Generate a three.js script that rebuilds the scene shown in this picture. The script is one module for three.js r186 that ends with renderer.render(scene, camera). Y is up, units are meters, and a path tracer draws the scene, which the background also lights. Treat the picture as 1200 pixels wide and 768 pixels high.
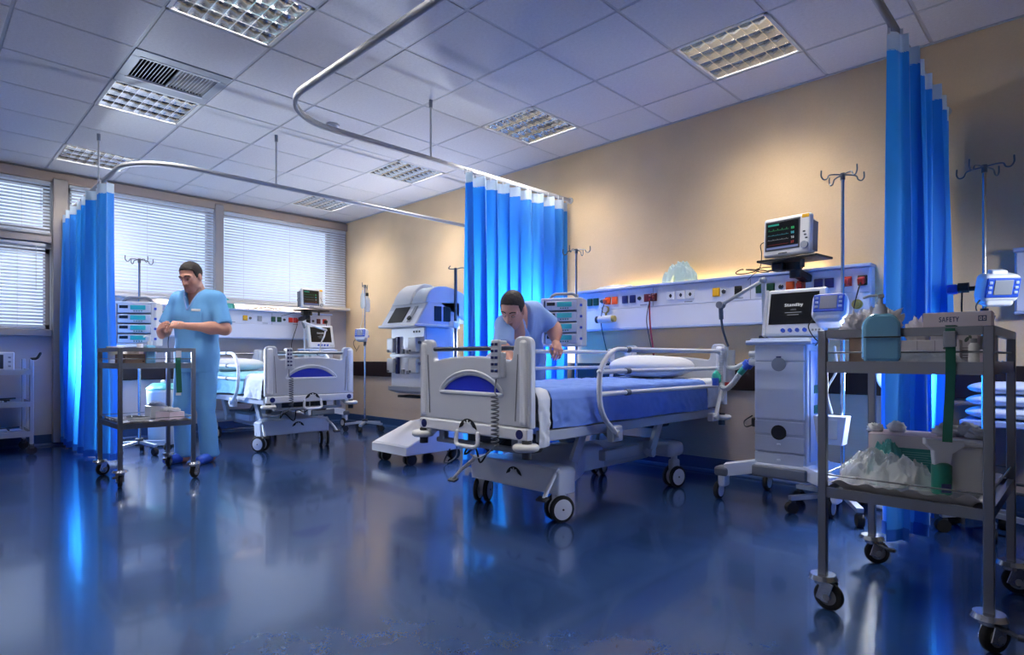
import * as THREE from 'three';
import { RoundedBoxGeometry } from 'three/addons/geometries/RoundedBoxGeometry.js';
import { mergeGeometries, mergeVertices } from 'three/addons/utils/BufferGeometryUtils.js';
import { ImprovedNoise } from 'three/addons/math/ImprovedNoise.js';
import { RectAreaLightUniformsLib } from 'three/addons/lights/RectAreaLightUniformsLib.js';

// ---------- camera, sky, exposure ----------
const scene = new THREE.Scene();
const camera = new THREE.PerspectiveCamera(2 * Math.atan(384 / 698) * 180 / Math.PI, 1200 / 768, 0.05, 60);
camera.position.set(7.78, 0.905, 4.49);
camera.lookAt(7.78 - 0.700, 0.905, 4.49 - 0.714);
camera.setViewOffset(1200, 768, 0, -36, 1200, 768);
const renderer = new THREE.WebGLRenderer({ antialias: true });
renderer.toneMapping = THREE.LinearToneMapping;
renderer.toneMappingExposure = 1.12;
renderer.shadowMap.enabled = true;
RectAreaLightUniformsLib.init();
scene.background = new THREE.Color(0.60, 0.75, 1.0).multiplyScalar(1.45);
const LAMP = { troffer: 60, uplight: 6, unseen: 26 };

// ---------- helpers ----------
const PI = Math.PI, V = (x, y, z) => new THREE.Vector3(x, y, z);
let seed = 7;
const rnd = () => { seed = (seed * 1664525 + 1013904223) % 4294967296; return seed / 4294967296; };
const rr = (a, b) => a + (b - a) * rnd();
const noise = new ImprovedNoise();
const used = {};
function numbered(n) { const k = used[n] = (used[n] ?? -1) + 1; return k ? n + '_' + String(k).padStart(3, '0') : n; }
function xf(g, x = 0, y = 0, z = 0, rx = 0, ry = 0, rz = 0) {
  if (rx || ry || rz) g.applyMatrix4(new THREE.Matrix4().makeRotationFromEuler(new THREE.Euler(rx, ry, rz, 'XYZ')));
  return g.translate(x, y, z);
}
const bx = (w, h, d, x, y, z, rx, ry, rz) => xf(new THREE.BoxGeometry(w, h, d), x, y, z, rx, ry, rz);
const rb = (w, h, d, r, x, y, z, rx, ry, rz) => xf(new RoundedBoxGeometry(w, h, d, 2, Math.min(r, w / 2.01, h / 2.01, d / 2.01)), x, y, z, rx, ry, rz);
const cyl = (r, h, x, y, z, axis = 'y', r2 = r, seg = 20) => { const g = new THREE.CylinderGeometry(r2, r, h, seg); if (axis === 'x') g.rotateZ(PI / 2); if (axis === 'z') g.rotateX(PI / 2); return g.translate(x, y, z); };
const sph = (r, x, y, z, sx = 1, sy = 1, sz = 1, seg = 14) => new THREE.SphereGeometry(r, seg, Math.ceil(seg * 0.7)).scale(sx, sy, sz).translate(x, y, z);
const lathe = (prof, x = 0, y = 0, z = 0, seg = 24) => new THREE.LatheGeometry(prof.map((p) => new THREE.Vector2(p[0], p[1])), seg).translate(x, y, z);
const P3 = (pts) => pts.map((p) => V(p[0], p[1], p[2]));
function tube(pts, r, n = pts.length * 8, rs = 8) {      // smooth curve
  const q = P3(pts);
  return mergeG([new THREE.TubeGeometry(new THREE.CatmullRomCurve3(q, false, 'centripetal'), n, r, rs, false), new THREE.SphereGeometry(r, 6, 4).translate(...q[0].toArray()), new THREE.SphereGeometry(r, 6, 4).translate(...q[q.length - 1].toArray())]);
}
function pipe(pts, r, bend = 0.05, rs = 10) {            // straight runs with rounded corners
  const q = P3(pts), path = new THREE.CurvePath();
  let a = q[0];
  for (let i = 1; i < q.length - 1; i++) {
    const d0 = q[i - 1].clone().sub(q[i]), d1 = q[i + 1].clone().sub(q[i]), b = Math.min(bend, d0.length() / 2.05, d1.length() / 2.05);
    const s = q[i].clone().addScaledVector(d0.normalize(), b), e = q[i].clone().addScaledVector(d1.normalize(), b);
    path.add(new THREE.LineCurve3(a, s)); path.add(new THREE.QuadraticBezierCurve3(s, q[i], e)); a = e;
  }
  path.add(new THREE.LineCurve3(a, q[q.length - 1]));
  return mergeG([new THREE.TubeGeometry(path, Math.max(6, (q.length - 1) * 9), r, rs, false), new THREE.SphereGeometry(r, 8, 5).translate(...q[0].toArray()), new THREE.SphereGeometry(r, 8, 5).translate(...q[q.length - 1].toArray())]);
}
const rod = (a, b, r, seg = 10) => { const A = V(...a), B = V(...b), d = B.clone().sub(A), g = new THREE.CylinderGeometry(r, r, d.length(), seg); g.applyQuaternion(new THREE.Quaternion().setFromUnitVectors(V(0, 1, 0), d.normalize())); return g.translate(...A.add(B).multiplyScalar(0.5).toArray()); };
function bar(a, b, w, h) { const A = V(...a), B = V(...b), d = B.clone().sub(A), g = new THREE.BoxGeometry(w, h, d.length()); const m = new THREE.Matrix4().lookAt(B, A, V(0, 1, 0)); g.applyMatrix4(m); return g.translate(...A.add(B).multiplyScalar(0.5).toArray()); }
function shape(pts) { const s = new THREE.Shape(); s.moveTo(pts[0][0], pts[0][1]); for (const p of pts.slice(1)) p.length > 2 ? s.quadraticCurveTo(p[0], p[1], p[2], p[3]) : s.lineTo(p[0], p[1]); s.closePath(); return s; }
const ext = (s, d, bev = 0.004, x = 0, y = 0, z = 0, rx, ry, rz) => xf(new THREE.ExtrudeGeometry(s, { depth: d - 2 * bev, bevelEnabled: bev > 0, bevelSize: bev, bevelThickness: bev, bevelSegments: 2, curveSegments: 14 }).translate(0, 0, bev - d / 2), x, y, z, rx, ry, rz);
function clean(g) {
  let q = g.index ? g.toNonIndexed() : g;
  for (const k of Object.keys(q.attributes)) if (!['position', 'normal', 'uv'].includes(k)) q.deleteAttribute(k);
  if (!q.attributes.normal) q.computeVertexNormals();
  if (!q.attributes.uv) q.setAttribute('uv', new THREE.BufferAttribute(new Float32Array(q.attributes.position.count * 2), 2));
  q.clearGroups();
  return q;
}
function mergeG(gs) { gs = gs.flat(9).map(clean); return gs.length > 1 ? mergeGeometries(gs) : gs[0]; }
function part(parent, name, gs, mat, label) {
  const m = new THREE.Mesh(gs.isBufferGeometry ? gs : mergeG([gs]), mat);
  m.name = name; if (label) m.userData.label = label;
  parent.add(m); return m;
}
function tag(o, label, category, group, kind) { o.userData.label = label; if (category) o.userData.category = category; if (group) o.userData.group = group; if (kind) o.userData.kind = kind; return o; }
function thing(name, label, category, [x, y, z] = [0, 0, 0], ry = 0, group) {
  const o = new THREE.Group(); o.name = numbered(name); o.position.set(x, y, z); o.rotation.y = ry; scene.add(o);
  return tag(o, label, category, group);
}
function solo(name, gs, mat, label, category, [x, y, z] = [0, 0, 0], ry = 0, group) {
  const o = part(scene, numbered(name), gs, mat); o.position.set(x, y, z); o.rotation.y = ry;
  return tag(o, label, category, group);
}
function struct(name, gs, mat, label) { const o = part(scene, numbered(name), gs, mat); o.userData.kind = 'structure'; if (label) o.userData.label = label; return o; }
function copyOf(o, [x, y, z], ry, label) { const c = o.clone(); c.name = numbered(o.name.replace(/_\d+$/, '')); c.position.set(x, y, z); c.rotation.y = ry; c.userData = { ...o.userData, label }; scene.add(c); return c; }
// height-field sheet over a grid: fn(u, v) -> [x, y, z]
function sheet(fn, nu, nv) {
  const p = [], uv = [], ix = [];
  for (let j = 0; j <= nv; j++) for (let i = 0; i <= nu; i++) { p.push(...fn(i / nu, j / nv)); uv.push(i / nu, j / nv); }
  for (let j = 0; j < nv; j++) for (let i = 0; i < nu; i++) { const a = j * (nu + 1) + i, b = a + 1, c = a + nu + 1, d = c + 1; ix.push(a, b, c, b, d, c); }
  const g = new THREE.BufferGeometry(); g.setAttribute('position', new THREE.Float32BufferAttribute(p, 3)); g.setAttribute('uv', new THREE.Float32BufferAttribute(uv, 2)); g.setIndex(ix); g.computeVertexNormals(); return g;
}
// crumpled lump from a noisy sphere; fold > 0 gives sharp creases
function crumple(rx, ry, rz, amp, f, s, x = 0, y = 0, z = 0, seg = 36) {
  const g = mergeVertices(new THREE.SphereGeometry(1, seg, Math.round(seg * 0.7)).deleteAttribute('uv').deleteAttribute('normal'), 1e-5), a = g.attributes.position;
  for (let i = 0; i < a.count; i++) {
    const v = V(a.getX(i), a.getY(i), a.getZ(i)), n = Math.abs(noise.noise(v.x * f + s, v.y * f, v.z * f)) + 0.6 * Math.abs(noise.noise(v.x * f * 2.3, v.y * f * 2.3 + s, v.z * f * 2.3));
    v.multiplyScalar(1 - amp * 0.5 + amp * 1.6 * n); a.setXYZ(i, v.x * rx, Math.max(v.y, -0.55) * ry, v.z * rz);
  }
  g.computeVertexNormals(); g.computeBoundingBox(); return g.translate(x, y - g.boundingBox.min.y, z);
}

// thin crumpled film heaped over an ellipse
function film(w, d, h, s, x = 0, y = 0, z = 0, n = 70) {
  const ridge = (a, b, f, q) => 1 - Math.abs(noise.noise(a * f + q, b * f, q * 1.7)) * 2.2;
  return clean(sheet((u, v) => {
    const a = (u - 0.5) * 2, b = (v - 0.5) * 2, r = Math.min(1, Math.hypot(a, b) * (1 + 0.25 * noise.noise(a * 2 + s, b * 2, s))), dome = Math.sqrt(Math.max(0, 1 - r * r)), k = 0.55 * dome + dome * (0.28 * ridge(a, b, 2.1, s) + 0.16 * ridge(b, a, 4.3, s + 5) + 0.07 * ridge(a, b, 9, s + 2));
    return [x + a * w / 2 + 0.04 * w * noise.noise(b * 3, a * 3, s), y + Math.max(0.002 * (1 + a * b), h * k), z + b * d / 2 + 0.04 * d * noise.noise(a * 3, b * 3, s + 8)];
  }, n, n));
}

// ---------- textures and materials ----------
function noiseTex(n, fn, srgb = true, rep = 1) {
  const d = new Uint8Array(n * n * 4);
  for (let j = 0; j < n; j++) for (let i = 0; i < n; i++) { const c = fn(i / n, j / n, i, j); for (let k = 0; k < 3; k++) d[(j * n + i) * 4 + k] = Math.max(0, Math.min(255, Array.isArray(c) ? c[k] : c)); d[(j * n + i) * 4 + 3] = 255; }
  const t = new THREE.DataTexture(d, n, n); t.wrapS = t.wrapT = THREE.RepeatWrapping; t.magFilter = THREE.LinearFilter; if (srgb) t.colorSpace = THREE.SRGBColorSpace; t.repeat.set(rep, rep); t.needsUpdate = true; return t;
}
const tile = (u, v, f, s) => { const w = (a) => a; const n = (x, y) => noise.noise(x * f, y * f, s); return n(u, v) * (1 - u) * (1 - v) + n(u - 1, v) * u * (1 - v) + n(u, v - 1) * (1 - u) * v + n(u - 1, v - 1) * u * v; };
function canvasTex(w, h, draw) { const c = document.createElement('canvas'); c.width = w; c.height = h; const x = c.getContext('2d'); draw(x, w, h); const t = new THREE.CanvasTexture(c); t.colorSpace = THREE.SRGBColorSpace; return t; }
const both = { side: THREE.DoubleSide };
const std = (color, roughness = 0.5, metalness = 0, o = {}) => new THREE.MeshStandardMaterial({ color, roughness, metalness, ...o });
const phy = (color, roughness, o = {}) => new THREE.MeshPhysicalMaterial({ color, roughness, ...o });
const floorTex = noiseTex(512, (u, v) => { const a = tile(u, v, 5, 1.3) * 10 + tile(u, v, 22, 4.1) * 6 + (rnd() - 0.5) * 3; return [33 + a, 57 + a, 99 + a]; });
const tileTex = noiseTex(256, (u, v) => { const a = (rnd() - 0.5) * 12 + tile(u, v, 30, 2) * 8 - (rnd() > 0.985 ? 30 : 0); return [208 + a, 208 + a, 212 + a]; });
const wallTex = noiseTex(256, (u, v) => { const a = tile(u, v, 6, 8) * 6 + (rnd() - 0.5) * 5; return [230 + a, 200 + a, 158 + a]; });
const lowTex = noiseTex(256, (u, v) => { const a = tile(u, v, 6, 3) * 8 + (rnd() - 0.5) * 5; return [186 + a, 168 + a, 152 + a]; });
const wallBump = noiseTex(256, (u, v) => 128 + tile(u, v, 40, 5) * 90 + (rnd() - 0.5) * 40, false);
const clothBump = noiseTex(128, (u, v, i, j) => 128 + ((i + j) % 2 ? 40 : -40) + (rnd() - 0.5) * 40, false);
const steelTex = noiseTex(128, (u, v, i, j) => 150 + tile(0.3, v, 50, 2) * 90 + (rnd() - 0.5) * 26, false);
const M = {
  floor: phy(0xffffff, 0.2, { map: floorTex, clearcoat: 0.3, clearcoatRoughness: 0.06 }),
  tile: std(0xffffff, 0.95, 0, { map: tileTex }),
  grid: std('#b4b6bc', 0.6),
  slab: std('#55565a', 0.9),
  beige: std(0xffffff, 0.85, 0, { map: wallTex, bumpMap: wallBump, bumpScale: 0.0006 }),
  lower: std(0xffffff, 0.6, 0, { map: lowTex }),
  wallw: std('#b9b4b6', 0.8), band: std('#1c0d12', 0.45), base: std('#24406b', 0.35),
  frame: std('#a39b98', 0.45), header: std('#b49f8e', 0.6), sill: std('#d8d2ce', 0.5),
  slat: phy('#e9eef6', 1, { transmission: 0.3, thickness: 0, ...both }),
  glass: phy('#ffffff', 0.02, { transmission: 1, thickness: 0 }),
  white: std('#e3e6ee', 0.35), offwhite: std('#d5d6d8', 0.45), bedgrey: std('#c5cad6', 0.38), bedwhite: std('#e0e4ee', 0.33), grey: std('#8d929d', 0.45), mid: std('#6a6f7a', 0.5), dark: std('#34373f', 0.5), black: std('#0d0d10', 0.45), rubber: std('#141417', 0.75),
  steel: phy('#c3c6cc', 0.32, { metalness: 0.92, roughnessMap: null }), chrome: std('#d9dce2', 0.16, 1), darksteel: std('#6d7178', 0.34, 0.9), alu: std('#c2c8d2', 0.35, 0.75), trackm: std('#a9acb6', 0.5, 0.3, both), trolley: std('#858992', 0.28, 0.92),
  navy: std('#1828b4', 0.35), logo: std('#141d5e', 0.4), curtain: phy('#2a90e8', 1, { transmission: 0.5, thickness: 0, ...both, bumpMap: clothBump, bumpScale: 0.0003 }), header_mesh: phy('#cfe0ef', 1, { transmission: 0.4, thickness: 0, ...both }),
  hem: phy('#1a66cc', 1, { transmission: 0.2, thickness: 0, ...both }),
  scrub: std('#6caeea', 0.85), scrub2: std('#8fb0ea', 0.85), skin: std('#d39b88', 0.55), hair: std('#1d1412', 0.7), eyew: std('#e8e0dc', 0.3),
  sheet: std('#6c8edb', 0.9, 0, both), linen: std('#dfe3ec', 0.9, 0, both), aqua: std('#86c3d8', 0.9, 0, both), pillow: std('#e4e8f0', 0.9),
  panel: std('#dfe3f2', 0.35), sidegrey: std('#bcc6d6', 0.4), panelblue: std('#aabbe0', 0.4), orange: std('#e2581c', 0.4), sgreen: std('#12422f', 0.4), snavy: std('#161f63', 0.4), smaroon: std('#591426', 0.4), sred: std('#c22a1c', 0.4), syellow: std('#d9a51c', 0.4), brass: std('#b9a55c', 0.35, 0.6),
  clearp: phy('#f0f6fa', 0.2, { transmission: 0.5, thickness: 0, ...both }), bagp: phy('#dcf0f0', 0.35, { transmission: 0.35, thickness: 0, ...both }), greenp: phy('#5fc0bd', 0.35, { transmission: 0.25, thickness: 0, ...both }),
  teal: std('#0f6f62', 0.3), tealscreen: std('#35b3b3', 0.4), cardboard: std('#8a7468', 0.85), foil: phy('#c6c4cc', 0.4, { metalness: 0.35 }), paper: std('#e9e7ee', 0.85, 0, both), strap: std('#0b5a4a', 0.8), bluegel: phy('#86c8ec', 0.16, { clearcoat: 0.6 }), jar: phy('#d8c21c', 0.3), pinkbox: std('#d6c8d8', 0.7), boxgreen: std('#3d7f86', 0.6), tubew: phy('#e8edf2', 0.3, { transmission: 0.25, thickness: 0 }), redp: std('#b41f24', 0.4), bluep: std('#2d56c4', 0.35), tealtube: std('#36b39b', 0.4), redtube: phy('#a3172a', 0.3, { transmission: 0.2, thickness: 0 }),
  lampglow: new THREE.MeshStandardMaterial({ color: '#ffffff', emissive: '#f4f8ff', emissiveIntensity: 2.2 }),
  tubeglow: new THREE.MeshStandardMaterial({ color: '#ffffff', emissive: '#fbf4e0', emissiveIntensity: 1.1 }),
  warmglow: new THREE.MeshStandardMaterial({ color: '#ffffff', emissive: '#ffe2b4', emissiveIntensity: 2 }),
  louvre: std('#eceef0', 0.1, 1),
};
M.steel.roughnessMap = steelTex;
// ---------- the room ----------
const RX = 10.2, RZ = 6.6, CH = 2.87;
function uvXZ(g, s, ax = 0, ay = 2) { const p = g.attributes.position, uv = g.attributes.uv; for (let i = 0; i < p.count; i++) uv.setXY(i, p.getComponent(i, ax) * s, p.getComponent(i, ay) * s); return g; }
struct('floor', uvXZ(clean(bx(RX + 0.4, 0.1, RZ + 0.4, RX / 2, -0.05, RZ / 2)), 0.5), M.floor, 'glossy dark blue resin floor');
const ceiling = struct('ceiling', [bx(RX + 0.4, 0.1, RZ + 0.4, RX / 2, 3.11, RZ / 2)], M.slab, 'suspended ceiling of pale mineral tiles in a metal grid');
const gx0 = 4.05 - 0.6 * 6, gz0 = 0.47;   // first grid lines
const special = {};                       // cells taken by lights and the air grille
const cellKey = (i, k) => i + ':' + k;
const lightCells = [[9, 1], [6, 1], [3, 1], [0, 1], [6, 5], [3, 5], [0, 5], [6, 9], [9, 5], [9, 9]].map(([a, b]) => [a + 1, b]);  // the last cells are out of view, lighting trolley and footboards
for (const c of lightCells) special[cellKey(...c)] = 1;
special[cellKey(5, 5)] = 2;
{
  const xs = [0], zs = [0];
  for (let x = gx0; x < RX; x += 0.6) xs.push(x); xs.push(RX);
  for (let z = gz0; z < RZ; z += 0.6) zs.push(z); zs.push(RZ);
  const bars = [];
  for (const x of xs.slice(1, -1)) bars.push(bx(0.024, 0.03, RZ, x, CH + 0.017, RZ / 2));
  for (const z of zs.slice(1, -1)) bars.push(bx(RX, 0.03, 0.024, RX / 2, CH + 0.0175, z));
  bars.push(bx(RX, 0.02, 0.02, RX / 2, CH, 0.012), bx(0.02, 0.02, RZ, 0.012, CH, RZ / 2));
  part(ceiling, 'grid_bars', bars, M.grid);
  const cache = {};
  for (let i = 0; i < xs.length - 1; i++) for (let k = 0; k < zs.length - 1; k++) {
    if (special[cellKey(i, k)]) continue;
    const w = xs[i + 1] - xs[i], d = zs[k + 1] - zs[k], key = w.toFixed(2) + d.toFixed(2);
    if (w < 0.05 || d < 0.05) continue;
    cache[key] ??= clean(rb(w - 0.018, 0.022, d - 0.018, 0.004, 0, 0, 0));
    const t = part(ceiling, 'ceiling_tile', cache[key], M.tile); t.position.set((xs[i] + xs[i + 1]) / 2, CH + 0.009 + rr(-0.0012, 0.0012), (zs[k] + zs[k + 1]) / 2);
  }
}
const cellCentre = (i, k) => [gx0 + (i - 1) * 0.6 + 0.3, gz0 + (k - 1) * 0.6 + 0.3];
// walls
struct('wall_back', uvXZ(clean(bx(RX + 0.4, 3.2, 0.2, RX / 2, 1.5, -0.1)), 0.8, 0, 1), M.beige, 'long beige wall behind the beds');
struct('wall_right', bx(0.2, 3.2, RZ, RX + 0.1, 1.5, RZ / 2), M.beige);
struct('wall_front', bx(RX + 0.4, 3.2, 0.2, RX / 2, 1.5, RZ + 0.1), M.wallw);
const Z3 = 5.1;                           // far side of the third window
struct('wall_left', [
  bx(0.2, 1.72, 3.38, -0.1, 0.76, 1.69), bx(0.2, 1.3, RZ - 3.38, -0.1, 0.55, (RZ + 3.38) / 2),
  bx(0.2, 0.42, RZ, -0.1, 2.95, RZ / 2), bx(0.2, 1.2, 0.2, -0.1, 2.2, 0.1),
  bx(0.2, 1.6, RZ - Z3, -0.1, 2.0, (RZ + Z3) / 2), bx(0.2, 0.16, Z3 - 3.42, -0.1, 2.13, (Z3 + 3.42) / 2),
  bx(0.2, 1.2, 0.1, -0.1, 2.2, 1.77), bx(0.2, 1.7, 0.14, -0.1, 1.95, 3.35)], M.wallw, 'window wall, grey painted below the sill');
struct('trim_1', [rb(7.0, 0.2, 0.026, 0.008, 3.5, 0.76, 0.017), rb(RX - 7.0, 0.2, 0.026, 0.008, (RX + 7.0) / 2, 0.76, 0.017), rb(0.026, 0.2, 3.3, 0.008, 0.017, 0.76, 1.66)], M.band, 'near-black bumper band running round the walls');
struct('trim_2', [bx(RX, 0.56, 0.006, RX / 2, 0.385, 0.004)], M.lower, 'greyish beige vinyl sheet below the dark band');
struct('baseboard_back', [rb(RX, 0.115, 0.012, 0.004, RX / 2, 0.0575, 0.007), xf(new THREE.CylinderGeometry(0.03, 0.03, RX, 4, 1).rotateZ(PI / 2), RX / 2, 0, 0.006)], M.base, 'coved blue vinyl skirting');
struct('baseboard_left', [rb(0.012, 0.115, RZ, 0.004, 0.007, 0.0575, RZ / 2), xf(new THREE.CylinderGeometry(0.03, 0.03, RZ, 4, 1).rotateX(PI / 2), 0.006, 0, RZ / 2)], M.base, 'coved blue vinyl skirting');
struct('trim_3', [rb(0.05, 0.1, Z3, 0.008, 0.026, 2.79, Z3 / 2)], M.header, 'beige pelmet above the windows');
struct('trim_4', [rb(0.07, 1.28, 0.1, 0.01, 0.035, 2.16, 1.77), rb(0.08, 2.74, 0.13, 0.01, 0.04, 1.4, 3.35)], M.frame, 'grey metal window posts');
struct('trim_5', [rb(0.17, 0.035, 3.2, 0.01, 0.075, 1.6, 1.62)], M.sill, 'pale window sill');
struct('trim_6', [rb(0.06, 0.07, Z3 - 3.42, 0.01, 0.03, 2.13, (Z3 + 3.42) / 2), rb(0.06, 0.07, Z3 - 3.42, 0.01, 0.03, 1.165, (Z3 + 3.42) / 2)], M.frame, 'grey rails framing the lower side window');
function windowAt(n, z0, z1, y0, y1) {
  const w = struct('window_' + n, [bx(0.05, y1 - y0, 0.05, -0.12, (y0 + y1) / 2, z0 + 0.025), bx(0.05, y1 - y0, 0.05, -0.12, (y0 + y1) / 2, z1 - 0.025), bx(0.05, 0.05, z1 - z0, -0.12, y0 + 0.025, (z0 + z1) / 2), bx(0.05, 0.05, z1 - z0, -0.12, y1 - 0.025, (z0 + z1) / 2)], M.frame, 'metal framed window behind a blind');
  part(w, 'pane', bx(0.006, y1 - y0 - 0.09, z1 - z0 - 0.09, -0.12, (y0 + y1) / 2, (z0 + z1) / 2), M.glass);
}
windowAt(1, 0.2, 1.72, 1.62, 2.74); windowAt(2, 1.82, 3.28, 1.62, 2.74); windowAt(3, 3.42, Z3, 2.21, 2.74); windowAt(4, 3.42, Z3, 1.2, 2.05);
function blind(z0, z1, y0, y1, label, tilt) {
  const t = thing('venetian_blind', label, 'blind', [0.032, y0, (z0 + z1) / 2], 0, 'venetian blinds at the windows'), w = z1 - z0, h = y1 - y0;
  part(t, 'head_rail', rb(0.032, 0.03, w, 0.004, 0, h - 0.015, 0), M.offwhite);
  part(t, 'bottom_rail', rb(0.026, 0.014, w, 0.004, 0, 0.01, 0), M.offwhite);
  const g = clean(sheet((u, v) => [(u - 0.5) * 0.036, 0.003 * (1 - (2 * u - 1) ** 2), (v - 0.5) * (w - 0.008)], 4, 1).rotateZ(-tilt));
  for (let y = 0.035; y < h - 0.035; y += 0.0345) { const s = part(t, 'slat', g, M.slat); s.position.y = y; s.rotation.z = rr(-0.05, 0.05); }
  for (const f of [-0.36, 0, 0.36]) part(t, 'ladder_cord', bx(0.0016, h - 0.03, 0.003, 0.019, h / 2, f * w), M.offwhite);
  part(t, 'tilt_wand', rod([0.022, h - 0.03, -w / 2 + 0.08], [0.022, h * 0.45, -w / 2 + 0.08], 0.003, 6), M.offwhite);
}
blind(0.03, 1.71, 1.63, 2.735, 'white venetian blind hanging in the corner beside the beige wall', 0.88);
blind(1.83, 3.27, 1.63, 2.735, 'white venetian blind between the two grey window posts behind the standing person', 0.92);
blind(3.43, Z3, 2.18, 2.735, 'short white venetian blind over the upper side window past the wide post', 0.85);
blind(3.47, Z3, 1.2, 2.085, 'white venetian blind over the lower side window above the shelf cart', 0.75);

// ---------- ceiling fittings ----------
function troffer([i, k], label, across) {
  const [x, z] = cellCentre(i, k), t = thing('louvre_light', label, 'ceiling light', [x, CH, z], across ? PI / 2 : 0, 'louvred ceiling lights');
  part(t, 'housing', [bx(0.59, 0.012, 0.59, 0, 0.106, 0), bx(0.012, 0.11, 0.59, -0.289, 0.055, 0), bx(0.012, 0.11, 0.59, 0.289, 0.055, 0), bx(0.59, 0.11, 0.012, 0, 0.055, -0.289), bx(0.59, 0.11, 0.012, 0, 0.055, 0.289)], M.white);
  part(t, 'trim_frame', [bx(0.594, 0.006, 0.022, 0, 0, -0.286), bx(0.594, 0.006, 0.022, 0, 0, 0.286), bx(0.022, 0.006, 0.594, -0.286, 0, 0), bx(0.022, 0.006, 0.594, 0.286, 0, 0)], M.offwhite);
  for (let n = 0; n < 4; n++) part(t, 'lamp_tube', cyl(0.013, 0.54, (n - 1.5) * 0.138, 0.089, 0, 'z', 0.013, 10), M.tubeglow);
  const long = shape([[-0.024, 0.064], [-0.004, 0.035, -0.003, 0.002], [0.003, 0.002], [0.004, 0.035, 0.024, 0.064]]);
  for (let n = 0; n < 5; n++) part(t, 'louvre_blade', ext(long, 0.55, 0, (n - 2) * 0.138, 0, 0), M.louvre);
  const cross = shape([[-0.013, 0.062], [-0.003, 0.03, -0.002, 0.004], [0.002, 0.004], [0.003, 0.03, 0.013, 0.062]]);
  for (let n = 0; n < 8; n++) part(t, 'louvre_blade', ext(cross, 0.55, 0, 0, 0, (n - 3.5) * 0.0765, 0, PI / 2, 0), M.louvre);
  const l = new THREE.RectAreaLight('#fff6e8', LAMP.troffer, 0.54, 0.54); l.position.set(x, CH + 0.0735, z); l.lookAt(x, 0, z); scene.add(l);
}
troffer(lightCells[0], 'louvred ceiling light above the bedside monitor, next to the right hand curtain', 1);
troffer(lightCells[1], 'louvred ceiling light near the beige wall above the curtain behind the bending person', 1);
troffer(lightCells[2], 'louvred ceiling light near the beige wall above the dialysis machine', 1);
troffer(lightCells[3], 'louvred ceiling light in the corner between the beige wall and the blinds', 1);
troffer(lightCells[4], 'louvred ceiling light one tile away from the air grille, furthest from the blinds');
troffer(lightCells[5], 'louvred ceiling light touching the air grille');
troffer(lightCells[6], 'louvred ceiling light above the curtain by the window posts');
troffer(lightCells[9], 'unseen louvred ceiling light over the open floor, out of view, lighting the large trolley from the front');  // out of view, placed to light the trolley from the front
troffer(lightCells[8], 'unseen louvred ceiling light above the open floor beside the large trolley, out of view, lighting its shelves');  // out of view above the floor, lights the trolley shelves
troffer(lightCells[7], 'unseen louvred ceiling light over the open floor, out of view, lighting the footboard of the blue-sheeted bed');  // out of view behind the camera, lights the footboards
{
  const [x, z] = cellCentre(5, 5), t = thing('air_grille', 'square ceiling air grille with dark slots beside a louvred light', 'air vent', [x, CH, z]);
  part(t, 'duct_box', [bx(0.58, 0.01, 0.58, 0, 0.11, 0), bx(0.01, 0.1, 0.58, -0.285, 0.06, 0), bx(0.01, 0.1, 0.58, 0.285, 0.06, 0), bx(0.58, 0.1, 0.01, 0, 0.06, -0.285), bx(0.58, 0.1, 0.01, 0, 0.06, 0.285)], M.black);
  part(t, 'frame', [rb(0.13, 0.012, 0.594, 0.004, -0.232, 0, 0), rb(0.11, 0.012, 0.594, 0.004, 0.242, 0, 0), rb(0.353, 0.012, 0.06, 0.004, 0.01, 0, -0.267), rb(0.353, 0.012, 0.06, 0.004, 0.01, 0, 0.267), rb(0.353, 0.013, 0.014, 0.004, 0, 0, 0)], M.grey);
  for (const lx of [-0.175, 0.195]) part(t, 'frame_lip', rb(0.02, 0.016, 0.5, 0.004, lx, -0.002, 0), M.offwhite);
  for (let n = 0; n < 22; n++) if (n !== 11) part(t, 'vane', bx(0.35, 0.026, 0.0045, 0.01, 0.014, (n - 11) * 0.0212, n < 11 ? 0.35 : -0.5, 0, 0), M.offwhite);
}
{
  const t = thing('smoke_detector', 'small round white smoke detector on the ceiling tiles', 'smoke detector', [3.2, CH, 1.97]);
  part(t, 'base', cyl(0.055, 0.014, 0, -0.007, 0), M.offwhite);
  part(t, 'dome', lathe([[0, -0.05], [0.025, -0.048], [0.04, -0.034], [0.046, -0.014]]), M.white);
}

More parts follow.
